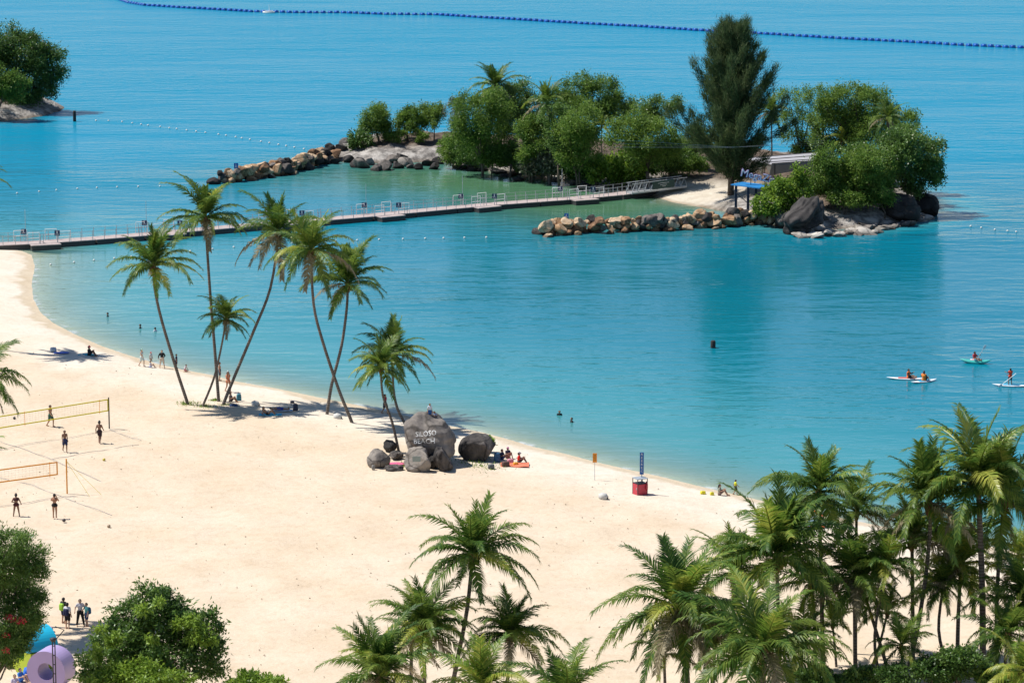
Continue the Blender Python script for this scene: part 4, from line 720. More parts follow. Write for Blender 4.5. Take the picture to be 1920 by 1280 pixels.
# ------------------------------------------------------------------ barrel boom, float lines, posts
def drum():
    mb = MB(); mb.tube([(-.56, 0, 0), (-.52, 0, 0), (-.2, 0, 0), (-.19, 0, 0), (.19, 0, 0), (.2, 0, 0), (.52, 0, 0), (.56, 0, 0)], [.32, .41, .41, .43, .43, .41, .41, .32], 10); return mb.mesh('barrel', True)
DRUM = drum(); DRUMM = plain('blue_drum', (.012, .10, .38), .35, .2, .6)
BP = [(205, -6), (240, 6), (270, 11), (330, 15), (400, 19), (470, 23), (560, 25), (640, 25), (720, 28), (820, 29), (900, 34), (1000, 40), (1100, 46), (1200, 51), (1300, 58), (1400, 63), (1500, 69), (1600, 75), (1700, 80), (1800, 86), (1940, 92)]
bp_ = [P(x, y) for x, y in BP]; boom = empty('barrel_boom', bp_[10], 'long floating boom of blue barrels across the open sea', 'boom'); O = np.array(boom.location); rnd = random.Random(3)
tl = [0]
for i in range(len(bp_) - 1): tl.append(tl[-1] + np.linalg.norm(bp_[i + 1] - bp_[i]))
MB().tube([p - O + np.array([0, 0, .12]) for p in bp_], .05, 4).obj('cable', DARKM, boom); s = 0.0
while s < tl[-1] - .6:
    k = max(i for i in range(len(tl) - 1) if tl[i] <= s); t = (s - tl[k]) / (tl[k + 1] - tl[k]); p = bp_[k] + (bp_[k + 1] - bp_[k]) * t; d = bp_[k + 1] - bp_[k]
    mesh_obj('barrel', DRUM, DRUMM, boom, p - O + np.array([0, rnd.uniform(-.12, .12), .12 + rnd.uniform(-.04, .04)]), (rnd.uniform(-1, 1), rnd.uniform(-.06, .06), math.atan2(d[1], d[0]) + rnd.uniform(-.1, .1))); s += 1.52 + rnd.uniform(-.12, .12)
wb = P(504, 25); e = empty('marker_raft', wb, 'small white raft among the blue barrels', 'raft'); MB().tube([(-1.3, -.35, .12), (1.3, -.35, .12)], .28, 8).tube([(-1.3, .35, .12), (1.3, .35, .12)], .28, 8).obj('hull', WHITE, e, True); MB().box((0, 0, .43), (1.8, 1.0, .08)).obj('platform', WHITE, e); MB().tube([(.1, 0, .45), (.1, 0, 1.9)], .05, 5).obj('mast', WHITE, e)
BALL = rock_mesh('buoy', 5, 2, 0, 0.0)
BUOYM = plain('buoy_white', (.70, .69, .64), .5, .1)
def float_line(path, n, label, r=.13):
    pts = [P(x, y) for x, y in path]; e = empty('float_line', pts[0], label, 'float line'); O = np.array(e.location); ll = [0]
    for i in range(len(pts) - 1): ll.append(ll[-1] + np.linalg.norm(pts[i + 1] - pts[i]))
    MB().tube([p - O + np.array([0, 0, -.01]) for p in pts], .015, 4).obj('rope', ROPE, e)
    for j in range(n):
        s = ll[-1] * j / (n - 1) * .9999 + rnd.uniform(-.4, .4) * (0 < j < n - 1); k = max(i for i in range(len(ll) - 1) if ll[i] <= max(s, 0)); t = (s - ll[k]) / (ll[k + 1] - ll[k]); mesh_obj('buoy', BALL, BUOYM, e, pts[k] + (pts[k + 1] - pts[k]) * t - O + np.array([0, 0, .06]), None, (r, r, r))
float_line([(180, 227), (220, 228), (280, 236), (350, 245), (420, 254), (500, 268), (585, 283)], 24, 'line of small white floats from the left point towards the breakwater', .15)
float_line([(-40, 368), (50, 362), (120, 356), (200, 352), (300, 350)], 10, 'short line of white floats left of the breakwater end')
float_line([(95, 497), (175, 489), (260, 481), (355, 472), (475, 461), (580, 455), (680, 451), (800, 448), (912, 446)], 22, 'line of white floats just in front of the floating walkway')
float_line([(1820, 425), (1860, 431), (1960, 441)], 7, 'line of white floats right of the island tip')
def water_post(px, py, hpx, label):
    p = P(px, py); m = mpp(p[1]); h = hpx * m; tag(MB().tube([(0, 0, -1.5), (0, 0, h * .9), (0, 0, h)], [.26, .24, .2], 9).obj('mooring_post', plain('tarred_wood', (.035, .03, .028), .9, .3), None, True, p), label, 'post')
water_post(140, 228, 20, 'dark post standing in the sea off the left point'); water_post(1337, 652, 14, 'short dark post standing in the middle of the bay')
def small_sign(px, py, hpx, wpx, label, f=None):
    p = P(px, py, .8); m = mpp(p[1]); e = empty('warning_sign', p, label, 'sign'); h = hpx * m; w = wpx * m
    MB().tube([(0, 0, -1), (0, 0, h - w)], .04, 5).obj('pole', STEEL, e); b = MB().box((0, 0, h - w * .65), (w, .05, w * 1.3)).obj('board', BLUE, e); MB().tube([(-w * .22, -.04, h - w), (0, -.04, h - w * .25), (w * .22, -.04, h - w)], .035, 4).tube([(-w * .13, -.04, h - w * .75), (w * .13, -.04, h - w * .75)], .03, 4).obj('sign_mark', WHITE, b)
small_sign(1062, 424, 24, 8, 'small blue sign on the near breakwater'); small_sign(443, 330, 24, 8, 'small blue sign on the dark breakwater behind the palms')

# ------------------------------------------------------------------ island landing: platform, lettering, shade sail
pf = GI(1410, 392); m = mpp(pf[1]); e = empty('landing_platform', pf, 'blue topped landing platform on dark legs below the casuarina', 'platform')
q = [D(x, y, pf[1] + dy) - pf for x, y, dy in ((1370, 344, 2.0), (1424, 354, -.8), (1446, 349, 1.6), (1392, 339, 4.2))]
zt_ = sum(v[2] for v in q) / 4; q = [(v[0], v[1], zt_ + (v[2] - zt_) * .2) for v in q]
MB().add([(a[0], a[1], a[2] + h) for h in (-.12, 0) for a in q], [(3, 2, 1, 0), (4, 5, 6, 7), (0, 1, 5, 4), (1, 2, 6, 5), (2, 3, 7, 6), (3, 0, 4, 7)]).obj('platform_top', plain('blue_roof', (.02, .19, .46), .5, .15, 3), e)
for i, (a_, b_) in enumerate(((0, .12), (0, .6), (1, .5), (2, .5))):
    A_ = np.array(q[a_]); B_ = np.array(q[(a_ + 1) % 4]); c = A_ + (B_ - A_) * b_; c = c + (np.mean(q, 0) - c) * .12; g_ = gz_isl(pf[0] + c[0], pf[1] + c[1]) - pf[2]; MB().box((c[0], c[1], (c[2] + g_) / 2 - .1), (.3, .3, c[2] - g_ - .05)).obj('leg', plain('navy_post', (.012, .03, .07), .6, .2), e)
MB().tube([np.array(q[0]) * .9 + np.array([0, 0, -.2]), np.array(q[1]) * .6 + np.array([0, 0, -1.2])], .05, 4).obj('brace', DARKM, e)
sg = empty('letter_sign', D(1422, 331, pf[1] + 2.0), 'white and purple letter sign above the blue platform', 'sign'); PUR = plain('purple_edge', (.24, .12, .38), .5, .1)
lt = text_mesh('MegaZip', 1.25, .06, space=1.02); mesh_obj('lettering', lt, plain('sign_white', (.88, .86, .88), .5, .05), sg, (0, -.14, 0), (math.pi / 2, R(13), 0))
lb = text_mesh('MegaZip', 1.25, .03, 'letter_edge', 1.02, .05); mesh_obj('letter_edge', lb, PUR, sg, (0, -.03, 0), (math.pi / 2, R(13), 0))
MB().tube([(-.9, .1, .3), (-.9, .1, -1.6)], .05, 5).tube([(1.0, .1, -.1), (1.0, .1, -1.6)], .05, 5).obj('sign_pole', DARKM, sg)
cv = empty('shade_canopy', GI(1470, 345), 'grey fabric shade canopy with hanging sides behind the blue platform', 'canopy'); O = np.array(cv.location); Yc = O[1]
FAB = plain('grey_fabric', (.40, .38, .35), .85, .12, .8); FABT = plain('roof_fabric', (.33, .33, .36), .8, .12, .8)
for i, (x0, y0, x1, y1, dy) in enumerate(((1395, 297, 1560, 284, 5.0), (1413, 301, 1560, 290, 3.3), (1432, 305, 1555, 297, 1.6))):
    a_, b_ = D(x0, y0, Yc + dy) - O, D(x1, y1, Yc + dy) - O; c_, d_ = D(x0 + 18, y0 + 4, Yc + dy - 1.55) - O, D(x1, y1 + 7, Yc + dy - 1.55) - O; MB().add([a_, c_, d_, b_] + [v - np.array([0, 0, .05]) for v in (a_, c_, d_, b_)], [(0, 1, 2, 3), (7, 6, 5, 4), (0, 4, 5, 1), (1, 5, 6, 2), (2, 6, 7, 3)]).obj('roof_panel', FABT, cv)
    MB().tube([a_ + np.array([0, 0, .02]), b_ + np.array([0, 0, .02])], .06, 5).obj('roof_bar', DARKM, cv)
    e0 = D(x0 + 14, y0 + 26, Yc + dy - .5) - O; MB().add([a_, c_, e0 + np.array([.35, 0, 0]), e0, ] + [v + np.array([0, .04, 0]) for v in (a_, c_, e0 + np.array([.35, 0, 0]), e0)], [(0, 1, 2, 3), (7, 6, 5, 4), (0, 3, 7, 4), (1, 5, 6, 2), (3, 2, 6, 7)]).obj('side_flap', FAB, cv)
a_, b_ = D(1447, 306, Yc) - O, D(1545, 299, Yc) - O; c_, d_ = D(1442, 329, Yc + .5) - O, D(1530, 314, Yc + .5) - O; MB().add([a_, b_, d_, c_] + [v + np.array([0, .04, 0]) for v in (a_, b_, d_, c_)], [(0, 3, 2, 1), (4, 5, 6, 7), (0, 1, 5, 4), (1, 2, 6, 5), (2, 3, 7, 6), (3, 0, 4, 7)]).obj('front_flap', FAB, cv)
for x, y in ((1453, 306), (1434, 308), (1416, 304), (1540, 300)): t_ = D(x, y, Yc + .1) - O; MB().tube([t_, (t_[0], t_[1], -.4)], .06, 5).obj('pole', DARKM, cv)
tw = D(1557, 288, Yc + 4); tag(MB().box((0, 0, 0), (.9, .5, 1.7)).box((0, 0, -2), (.25, .25, 3)).obj('blue_board', BLUE, None, loc=tw), 'upright blue board at the right end of the shade canopy', 'board')
zl = empty('zip_line', D(1556, 286, Yc + 4), 'thin steel zip wires running left from the shade canopy past the casuarina', 'wires')
for i in range(3): a_ = np.array([0, 0, .9 + i * .35]); b_ = D(1150, 262 + i * 7, Yc - 60) - np.array(zl.location); MB().tube([a_, (a_ + b_) / 2 - np.array([0, 0, .5]), b_], .008, 4).obj('wire', STEEL, zl)

# ------------------------------------------------------------------ beach furniture
def pole_net(x0, x1, posts, label, mat, pm, antenna, zt=2.35):
    pa, pb = posts; A_, B_ = G(*pa), G(*pb); e = empty('volleyball_net', B_, label, 'net'); d = A_ - B_; L = np.linalg.norm(d[:2]); u = d / L
    for q, r in ((B_ - B_, .055), (d, .055)): MB().tube([q + np.array([0, 0, -.3]), q + np.array([0, 0, zt + .12])], r, 7).obj('post', pm, e)
    g0 = x0; g1 = L - .3
    def tape(h0, h1, t0, t1, name, w=.05):
        a_, b_ = u * t0, u * t1; V = [a_ + np.array([0, .02 * s_, h0]) for s_ in (-1, 1)] + [a_ + np.array([0, .02 * s_, h1]) for s_ in (-1, 1)] + [b_ + np.array([0, .02 * s_, h0]) for s_ in (-1, 1)] + [b_ + np.array([0, .02 * s_, h1]) for s_ in (-1, 1)]
        MB().add(V, [(0, 4, 6, 2), (1, 3, 7, 5), (2, 6, 7, 3), (0, 1, 5, 4), (0, 2, 3, 1), (4, 5, 7, 6)]).obj(name, mat, e)
    tape(zt - .09, zt, g0, g1, 'top_tape'); tape(zt - 1.0, zt - .91, g0, g1, 'bottom_tape')
    tape(zt - 1.0, zt, g0 - .04, g0 + .06, 'side_tape'); tape(zt - 1.0, zt, g1 - .06, g1 + .04, 'side_tape')
    nt = MB()
    for i in range(int((g1 - g0) / .28)): q = u * (g0 + i * .28); nt.add([q + np.array([-.003, 0, zt - .95]), q + np.array([.003, 0, zt - .95]), q + np.array([.003, 0, zt - .05]), q + np.array([-.003, 0, zt - .05])], [(0, 1, 2, 3)])
    for j in range(4): h = zt - .22 - j * .18; a_, b_ = u * g0, u * g1; nt.add([a_ + np.array([0, 0, h]), b_ + np.array([0, 0, h]), b_ + np.array([0, 0, h + .006]), a_ + np.array([0, 0, h + .006])], [(0, 1, 2, 3)])
    nt.obj('netting', ROPE, e)
    for t_ in antenna: q = u * t_; MB().tube([q + np.array([0, -.03, zt - 1.1]), q + np.array([0, -.03, zt + .05])], .022, 5).obj('antenna', ORG, e)
    return e, u, L
pole_net(.08, 0, [(-32, 842), (205, 803)], 'yellow taped volleyball net on grey posts at the left of the beach', YEL, DARKM, [.9, 8.1], 2.45)
n2, u2, L2 = pole_net(.75, 0, [(-130, 962), (126, 926)], 'orange volleyball net with orange post, nearer the camera', ORG, plain('orange_post', (.72, .30, .03), .5, .1), [1.35], 2.55)
for (x, y) in ((190, 927), (168, 930)): MB().tube([(0, 0, 2.5), tuple(G(x, y) - np.array(n2.location))], .012, 4).obj('guy_rope', YEL, n2)
def rope(pts, lab): 
    w = []
    for i in range(len(pts) - 1):
        for t in np.linspace(0, 1, 24, endpoint=i == len(pts) - 2): g_ = G(pts[i][0] + (pts[i + 1][0] - pts[i][0]) * t, pts[i][1] + (pts[i + 1][1] - pts[i][1]) * t); w.append(g_ + np.array([0, 0, .05 + .03 * math.sin(9 * t + i)]))
    b = w[0]; tag(MB().tube([p - b for p in w], .016, 4).obj('court_line', plain('court_rope', (.20, .20, .22), .9, .2), None, loc=b), lab, 'rope')
rope([(-20, 822), (45, 843), (98, 862), (200, 908)], 'dark court line rope running between the two nets'); rope([(98, 862), (160, 850), (260, 834)], 'dark court line rope crossing below the yellow net'); rope([(-10, 895), (60, 910), (125, 936), (210, 966)], 'dark court line rope in front of the orange net'); rope([(205, 806), (235, 818), (265, 826)], 'short court line rope right of the yellow net post')
def ball(px, py, r, c1, lab):
    p = G(px, py); e = mesh_obj('ball', rock_mesh('ball', 5, 3, 0, 0), plain('ball_' + lab[:12], c1, .5, .5, 9), None, p + np.array([0, 0, r * .95]), None, (r, r, r)); tag(e, lab, 'ball')
ball(195, 864, .12, (.55, .45, .08), 'yellow and blue ball lying on the sand right of the orange net'); ball(120, 978, .13, (.06, .05, .05), 'dark ball by the feet of the woman in black bikini'); ball(204, 989, .13, (.40, .30, .2), 'patterned ball lying alone in the sand below the nets'); ball(27, 786, .12, (.05, .05, .05), 'black ball on the sand behind the yellow net')
# life buoy stand
ls_ = G(1200, 926); m = mpp(ls_[1]); e = empty('rescue_stand', ls_, 'red rescue equipment bin under a tall narrow blue sign near the water', 'rescue stand')
bn = MB().box((0, 0, .42), (.86, .78, .80), R(28)).obj('bin', REDP, e)
MB().box((0, 0, .86), (.80, .72, .06), R(28)).obj('bin_opening', DARKM, bn)
for sx, sy in ((-1, -1), (1, -1), (1, 1), (-1, 1)): c = Matrix.Rotation(R(28), 3, 'Z') @ Vector((sx * .41, sy * .37, 0)); MB().tube([c, c + Vector((0, 0, 1.22))], .035, 5).obj('frame_post', DARKM, e)
MB().box((0, 0, 1.24), (.9, .82, .05), R(28)).obj('roof', plain('grey_lid', (.3, .34, .38), .5, .1), e)
bu = MB(); ringp = [(.50 + .0, .30 * math.cos(a_ * .3927), .62 + .30 * math.sin(a_ * .3927)) for a_ in range(17)]; bu.tube(ringp, .075, 6).obj('life_buoy', plain('buoy_red', (.42, .05, .06), .5, .1), e, True)
MB().box((-.16, -.44, .50), (.30, .02, .16), R(28) * 0).obj('bin_label', WHITE, bn)
pp = MB().tube([(.12, .2, 0), (.12, .2, 3.1)], .04, 6).obj('pole', STEEL, e); bd = MB().box((.12, .14, 2.32), (.30, .06, 1.68)).obj('sign_board', plain('sign_blue', (.01, .10, .33), .5, .06), e)
for i, ch in enumerate('AEEREC'): mesh_obj('letter', text_mesh(ch, .24, .006, 'letter'), WHITE, bd, (.12, .10, 3.02 - i * .26), FACE)
os_ = G(1115, 899); e = empty('notice_sign', os_, 'small orange notice on a thin pole near the water', 'sign'); MB().tube([(0, 0, -.2), (0, 0, 2.0)], .022, 5).obj('pole', STEEL, e); b = MB().box((0, -.04, 1.72), (.32, .03, .72)).obj('board', plain('orange_board', (.75, .27, .02), .5, .06), e)
for i in range(4): MB().box((0, -.062, 1.95 - i * .13), (.2, .008, .035)).obj('print_line', plain('print_brown', (.35, .12, .02), .6), b)
for (x, y, lab) in [(1131, 934, 'half buried white dome with a dark end, left of the red bin'), (479, 760, 'small white dome in the sand between the palm trunks'), (633, 784, 'small white dome in the sand between the two crossing palms')]:
    p = G(x, y); mb = MB()
    mb.tube([(-.34, 0, .02), (-.26, 0, .08), (-.05, 0, .12), (.2, 0, .10), (.34, 0, .04)], [.05, .26, .34, .28, .10], 12); o = empty('light_cover', p, lab, 'light'); mb.obj('shell', plain('shell_white', (.55, .54, .5), .6, .15), o, True); MB().box((.33, -.05, .06), (.08, .22, .14)).obj('lens', DARKM, o)
# beach tent
tp = G(1525, 988); m = mpp(tp[1]); e = empty('beach_tent', tp, 'white and pale blue pop up beach tent with an orange stripe, half hidden by palms', 'tent'); hw, hh = 26 * m, 32 * m
cols = [plain('tent_white', (.66, .72, .76), .6, .05), plain('tent_orange', (.75, .16, .03), .6, .05), plain('tent_white2', (.62, .70, .75), .6, .05), plain('tent_blue', (.30, .47, .60), .6, .05), plain('tent_orange2', (.72, .15, .03), .6, .05), plain('tent_white3', (.66, .72, .76), .6, .05)]
for i in range(6):
    V, F = [], []; n = 8
    for j in range(n + 1):
        th = math.pi * j / n
        for k_ in (0, 1): ph = R(-20 + 25 * (i + k_)) ; V.append((-math.cos(th) * hw, -math.sin(ph) * math.sin(th) * hw * .9 + .4, math.cos(ph) * math.sin(th) * hh if math.cos(ph) > 0 else 0))
    for j in range(n): F.append((2 * j, 2 * j + 1, 2 * j + 3, 2 * j + 2))
    MB().add(V, F).obj('panel', cols[i], e, True)
def bag(px, py, size, col, label, name='backpack', f=gz_beach, rz=0.3, cat='bag', zoff=0.0):
    p = G(px, py, f); e = empty(name, p + np.array([0, 0, zoff]), label, cat, rz=rz); w, h = size; mt = plain('bag_%d_%d' % (px, py), col, .7, .15)
    bm = bmesh.new(); bmesh.ops.create_cube(bm, size=1); bmesh.ops.subdivide_edges(bm, edges=bm.edges, cuts=3, use_grid_fill=True)
    for v in bm.verts: c = v.co; k = 1 - .35 * max(0, c.z + .1) ** 1.5; v.co = Vector((c.x * w * k, c.y * w * .7 * k, (c.z + .5) * h)); l = Vector((c.x, c.y, 0))
    bmesh.ops.smooth_vert(bm, verts=bm.verts, factor=.6, use_axis_x=True, use_axis_y=True, use_axis_z=True); me = bpy.data.meshes.new('body'); bm.to_mesh(me); bm.free(); me.shade_smooth(); mesh_obj('body', me, mt, e)
    MB().tube([(-.06, 0, h * .9), (0, 0, h * 1.08), (.06, 0, h * .9)], .018, 5).obj('handle', DARKM, e); MB().box((0, -w * .36, h * .33), (w * .55, w * .12, h * .35)).obj('pocket', mt, e)
def towel(px, py, lx, ly, col, label, rz=0.0, f=gz_beach):
    p = G(px, py, f); rg = np.random.default_rng(int(px)); xs = np.linspace(-lx / 2, lx / 2, 12); ys = np.linspace(-ly / 2, ly / 2, 7); X, Y = np.meshgrid(xs, ys)
    tag(mesh_obj('towel', grid_mesh('towel', xs, ys, .05 + .02 * np.sin(X * 5 + Y * 3) + .02 * rg.random(X.shape)), plain('towel_%d' % px, col, .9, .12, 5), None, p, (0, 0, rz)), label, 'towel')
bag(448, 751, (.42, .6), (.05, .20, .26), 'teal backpack beside the person sitting under the leaning palm'); bag(554, 770, (.42, .62), (.03, .04, .07), 'dark navy backpack standing alone on the sand'); bag(548, 756, (.35, .22), (.03, .03, .05), 'dark crumpled clothes behind the standing backpack', 'clothes', cat='clothes')
bag(100, 659, (.6, .4), (.35, .42, .5), 'grey and white bag lying in palm shade left of the woman on the mat', 'beach_bag'); bag(438, 762, (.7, .2), (.02, .06, .16), 'dark blue bundle on the sand at the foot of the leaning palm', 'clothes', cat='clothes')
towel(115, 662, 1.4, .9, (.10, .16, .52), 'blue towel in palm shade left of the woman'); towel(163, 666, 1.6, 1.2, (.02, .36, .42), 'turquoise mat under the seated woman'); towel(507, 778, 1.9, 1.0, (.05, .42, .60), 'light blue towel under the propped up sunbather'); towel(530, 770, 1.7, .9, (.55, .6, .65), 'pale towel under the sunbather lying flat'); towel(742, 870, 1.6, .9, (.62, .12, .25), 'pink striped towel between the boulders'); towel(965, 872, 2.2, 1.6, (.70, .18, .10), 'red and orange towels spread beside the long dark boulder')
bag(932, 866, (.5, .75), (.03, .10, .2), 'blue backpack leaning on the long dark boulder'); bag(948, 874, (.6, .4), (.10, .05, .04), 'brown bag on the sand by the long dark boulder', 'beach_bag'); bag(921, 878, (.5, .35), (.12, .13, .13), 'grey cool box on the sand by the long dark boulder', 'cool_box'); bag(957, 868, (.5, .35), (.55, .25, .30), 'pink and blue bag between the people by the boulder', 'beach_bag'); bag(967, 872, (.4, .25), (.75, .35, .03), 'orange bag on the red towels', 'beach_bag'); bag(700, 880, (.25, .35), (.25, .24, .22), 'small grey bag left of the left boulder', 'beach_bag')
bag(1318, 926, (.4, .25), (.72, .62, .03), 'yellow toy bucket on the sand left of the seated woman', 'toy_bucket', cat='toy'); bag(1335, 928, (.3, .25), (.70, .60, .03), 'small yellow bag beside the seated woman at the right', 'beach_bag')
bag(60, 1272, (1.0, .7), (.01, .12, .55), 'bright blue bag by the seated people in the bottom left corner', 'beach_bag'); bag(92, 1183, (.5, .3), (.5, .3, .4), 'pink and white bag beyond the cyan letter', 'beach_bag')

# ------------------------------------------------------------------ coloured play letters and lamp at the bottom left
rc = G(97, 1290); ring = empty('ring_sculpture', rc, 'big lilac ring shaped letter at the bottom left', 'sculpture', rz=R(-17)); RO, RI, DP = 1.22, .52, 1.45
V, F = [], []; n = 48
for i in range(n):
    a_ = 2 * math.pi * i / n
    for rr, yy in ((RO, -DP / 2), (RO, DP / 2), (RI, DP / 2), (RI, -DP / 2)): V.append((rr * math.cos(a_), yy, RO + rr * math.sin(a_)))
for i in range(n):
    for k_ in range(4): a_, b_ = i * 4 + k_, i * 4 + (k_ + 1) % 4; c_, d_ = ((i + 1) % n) * 4 + (k_ + 1) % 4, ((i + 1) % n) * 4 + k_; F.append((a_, b_, c_, d_))
me = MB().add(V, F).mesh('ring'); bm = bmesh.new(); bm.from_mesh(me); bmesh.ops.recalc_face_normals(bm, faces=bm.faces); bm.to_mesh(me); bm.free(); mesh_obj('ring', me, plain('lilac_paint', (.42, .32, .55), .4, .04, 1), ring)
def band(pts, thick, dep, name, mat, e):
    V, F = [], []; pts = [Vector(p) for p in pts]; k = len(pts)
    for i, p in enumerate(pts):
        t = (pts[min(i + 1, k - 1)] - pts[max(i - 1, 0)]).normalized(); nn = Vector((-t.z, 0, t.x)) * thick / 2
        for s_, y_ in ((-1, -1), (1, -1), (1, 1), (-1, 1)): V.append(p + nn * s_ + Vector((0, dep / 2 * y_, 0)))
    for i in range(k - 1):
        for j in range(4): F.append((i * 4 + j, i * 4 + (j + 1) % 4, (i + 1) * 4 + (j + 1) % 4, (i + 1) * 4 + j))
    F += [(3, 2, 1, 0), tuple((k - 1) * 4 + j for j in range(4))]
    me = MB().add(V, F).mesh(name); bm = bmesh.new(); bm.from_mesh(me); bmesh.ops.recalc_face_normals(bm, faces=bm.faces); bm.to_mesh(me); bm.free(); return mesh_obj(name, me, mat, e)
arc = lambda cx, cz, r, a0, a1: [(cx + r * math.cos(R(a_)), 0, cz + r * math.sin(R(a_))) for a_ in np.linspace(a0, a1, 24)]
lc = G(64, 1257); le = empty('ring_sculpture', lc, 'large cyan and lime ring letter behind the lilac ring', 'sculpture', rz=R(-52))
band(arc(0, 1.36, .98, 8, 188), .76, 1.9, 'upper_curve', plain('cyan_paint', (.02, .42, .62), .35, .05, 1), le); band(arc(0, 1.36, .98, 189, 367), .76, 1.9, 'lower_curve', plain('lime_paint', (.36, .45, .02), .4, .05, 1), le)
oc = G(22, 1243); oe = empty('letter_sculpture', oc, 'orange curved letter half hidden under the flame tree', 'sculpture', rz=R(30)); band(arc(0, .95, .75, -80, 200), .5, 1.4, 'letter_curve', plain('orange_paint', (.75, .24, .02), .4, .06, 1), oe)
yc = G(42, 1248); ye = empty('letter_sculpture', yc, 'narrow yellow letter between orange and lime letters', 'sculpture', rz=R(30)); band([(0, 0, 0), (0, 0, .7), (0, 0, 1.5)], .6, 1.2, 'letter_stem', plain('yellow_paint', (.72, .50, .02), .4, .06, 1), ye)
lp = G(104, 1330); le2 = empty('lamp_post', lp, 'slim black double rail lamp post with an angled arm in front of the lilac ring', 'lamp post'); hh = D(104, 1200, lp[1])[2] - lp[2]
for sx in (-.07, .07): MB().tube([(sx, 0, 0), (sx, 0, hh)], .035, 6).obj('rail', DARKM, le2)
for i in range(7): MB().box((0, 0, .5 + i * hh / 7.5), (.14, .05, .05)).obj('rung', DARKM, le2)
MB().tube([(.0, 0, hh - .1), (.62, 0, hh + .62), (.1, 0, hh + .82)], .035, 5).obj('arm', DARKM, le2); MB().tube([(-.02, 0, hh - .05), (-.02, 0, hh + .12), (-.02, 0, hh + .16)], [.14, .2, .12], 8).obj('lamp_head', DARKM, le2, True)
# ------------------------------------------------------------------ people
TMP = bpy.data.scenes.new('workbench')
def capsules(caps, voxel, dec, name):
    bm = bmesh.new()
    for (a, b, ra, rb) in caps:
        a, b = Vector(a), Vector(b); d = b - a; L = d.length
        q = d.to_track_quat('Z', 'Y').to_matrix() if L > 1e-5 else Matrix.Identity(3); rings = []
        prof = [(-ra * math.cos(t), ra * math.sin(t)) for t in (0.35, .8, 1.25)] + [(0, ra)] + ([(L, rb)] if L > 1e-5 else []) + [(L + rb * math.sin(t), rb * math.cos(t)) for t in (.35, .8, 1.22)]
        for z, r in prof: rings.append([bm.verts.new(a + q @ Vector((r * math.cos(k * math.pi / 5), r * math.sin(k * math.pi / 5), z))) for k in range(10)])
        for i in range(len(rings) - 1):
            for k in range(10): bm.faces.new((rings[i][k], rings[i][(k + 1) % 10], rings[i + 1][(k + 1) % 10], rings[i + 1][k]))
        bm.faces.new(rings[0][::-1]); bm.faces.new(rings[-1])
    me = bpy.data.meshes.new(name); bm.to_mesh(me); bm.free(); o = bpy.data.objects.new(name, me); TMP.collection.objects.link(o)
    r = o.modifiers.new('r', 'REMESH'); r.mode = 'VOXEL'; r.voxel_size = voxel; s = o.modifiers.new('s', 'SMOOTH'); s.iterations = 3; s.factor = .5
    if dec < 1: d_ = o.modifiers.new('d', 'DECIMATE'); d_.ratio = dec
    TMP.view_layers[0].update(); out = bpy.data.meshes.new_from_object(o.evaluated_get(TMP.view_layers[0].depsgraph)); bpy.data.objects.remove(o); bpy.data.meshes.remove(me); out.name = name; out.shade_smooth(); return out
def v3(*a): return Vector(a)
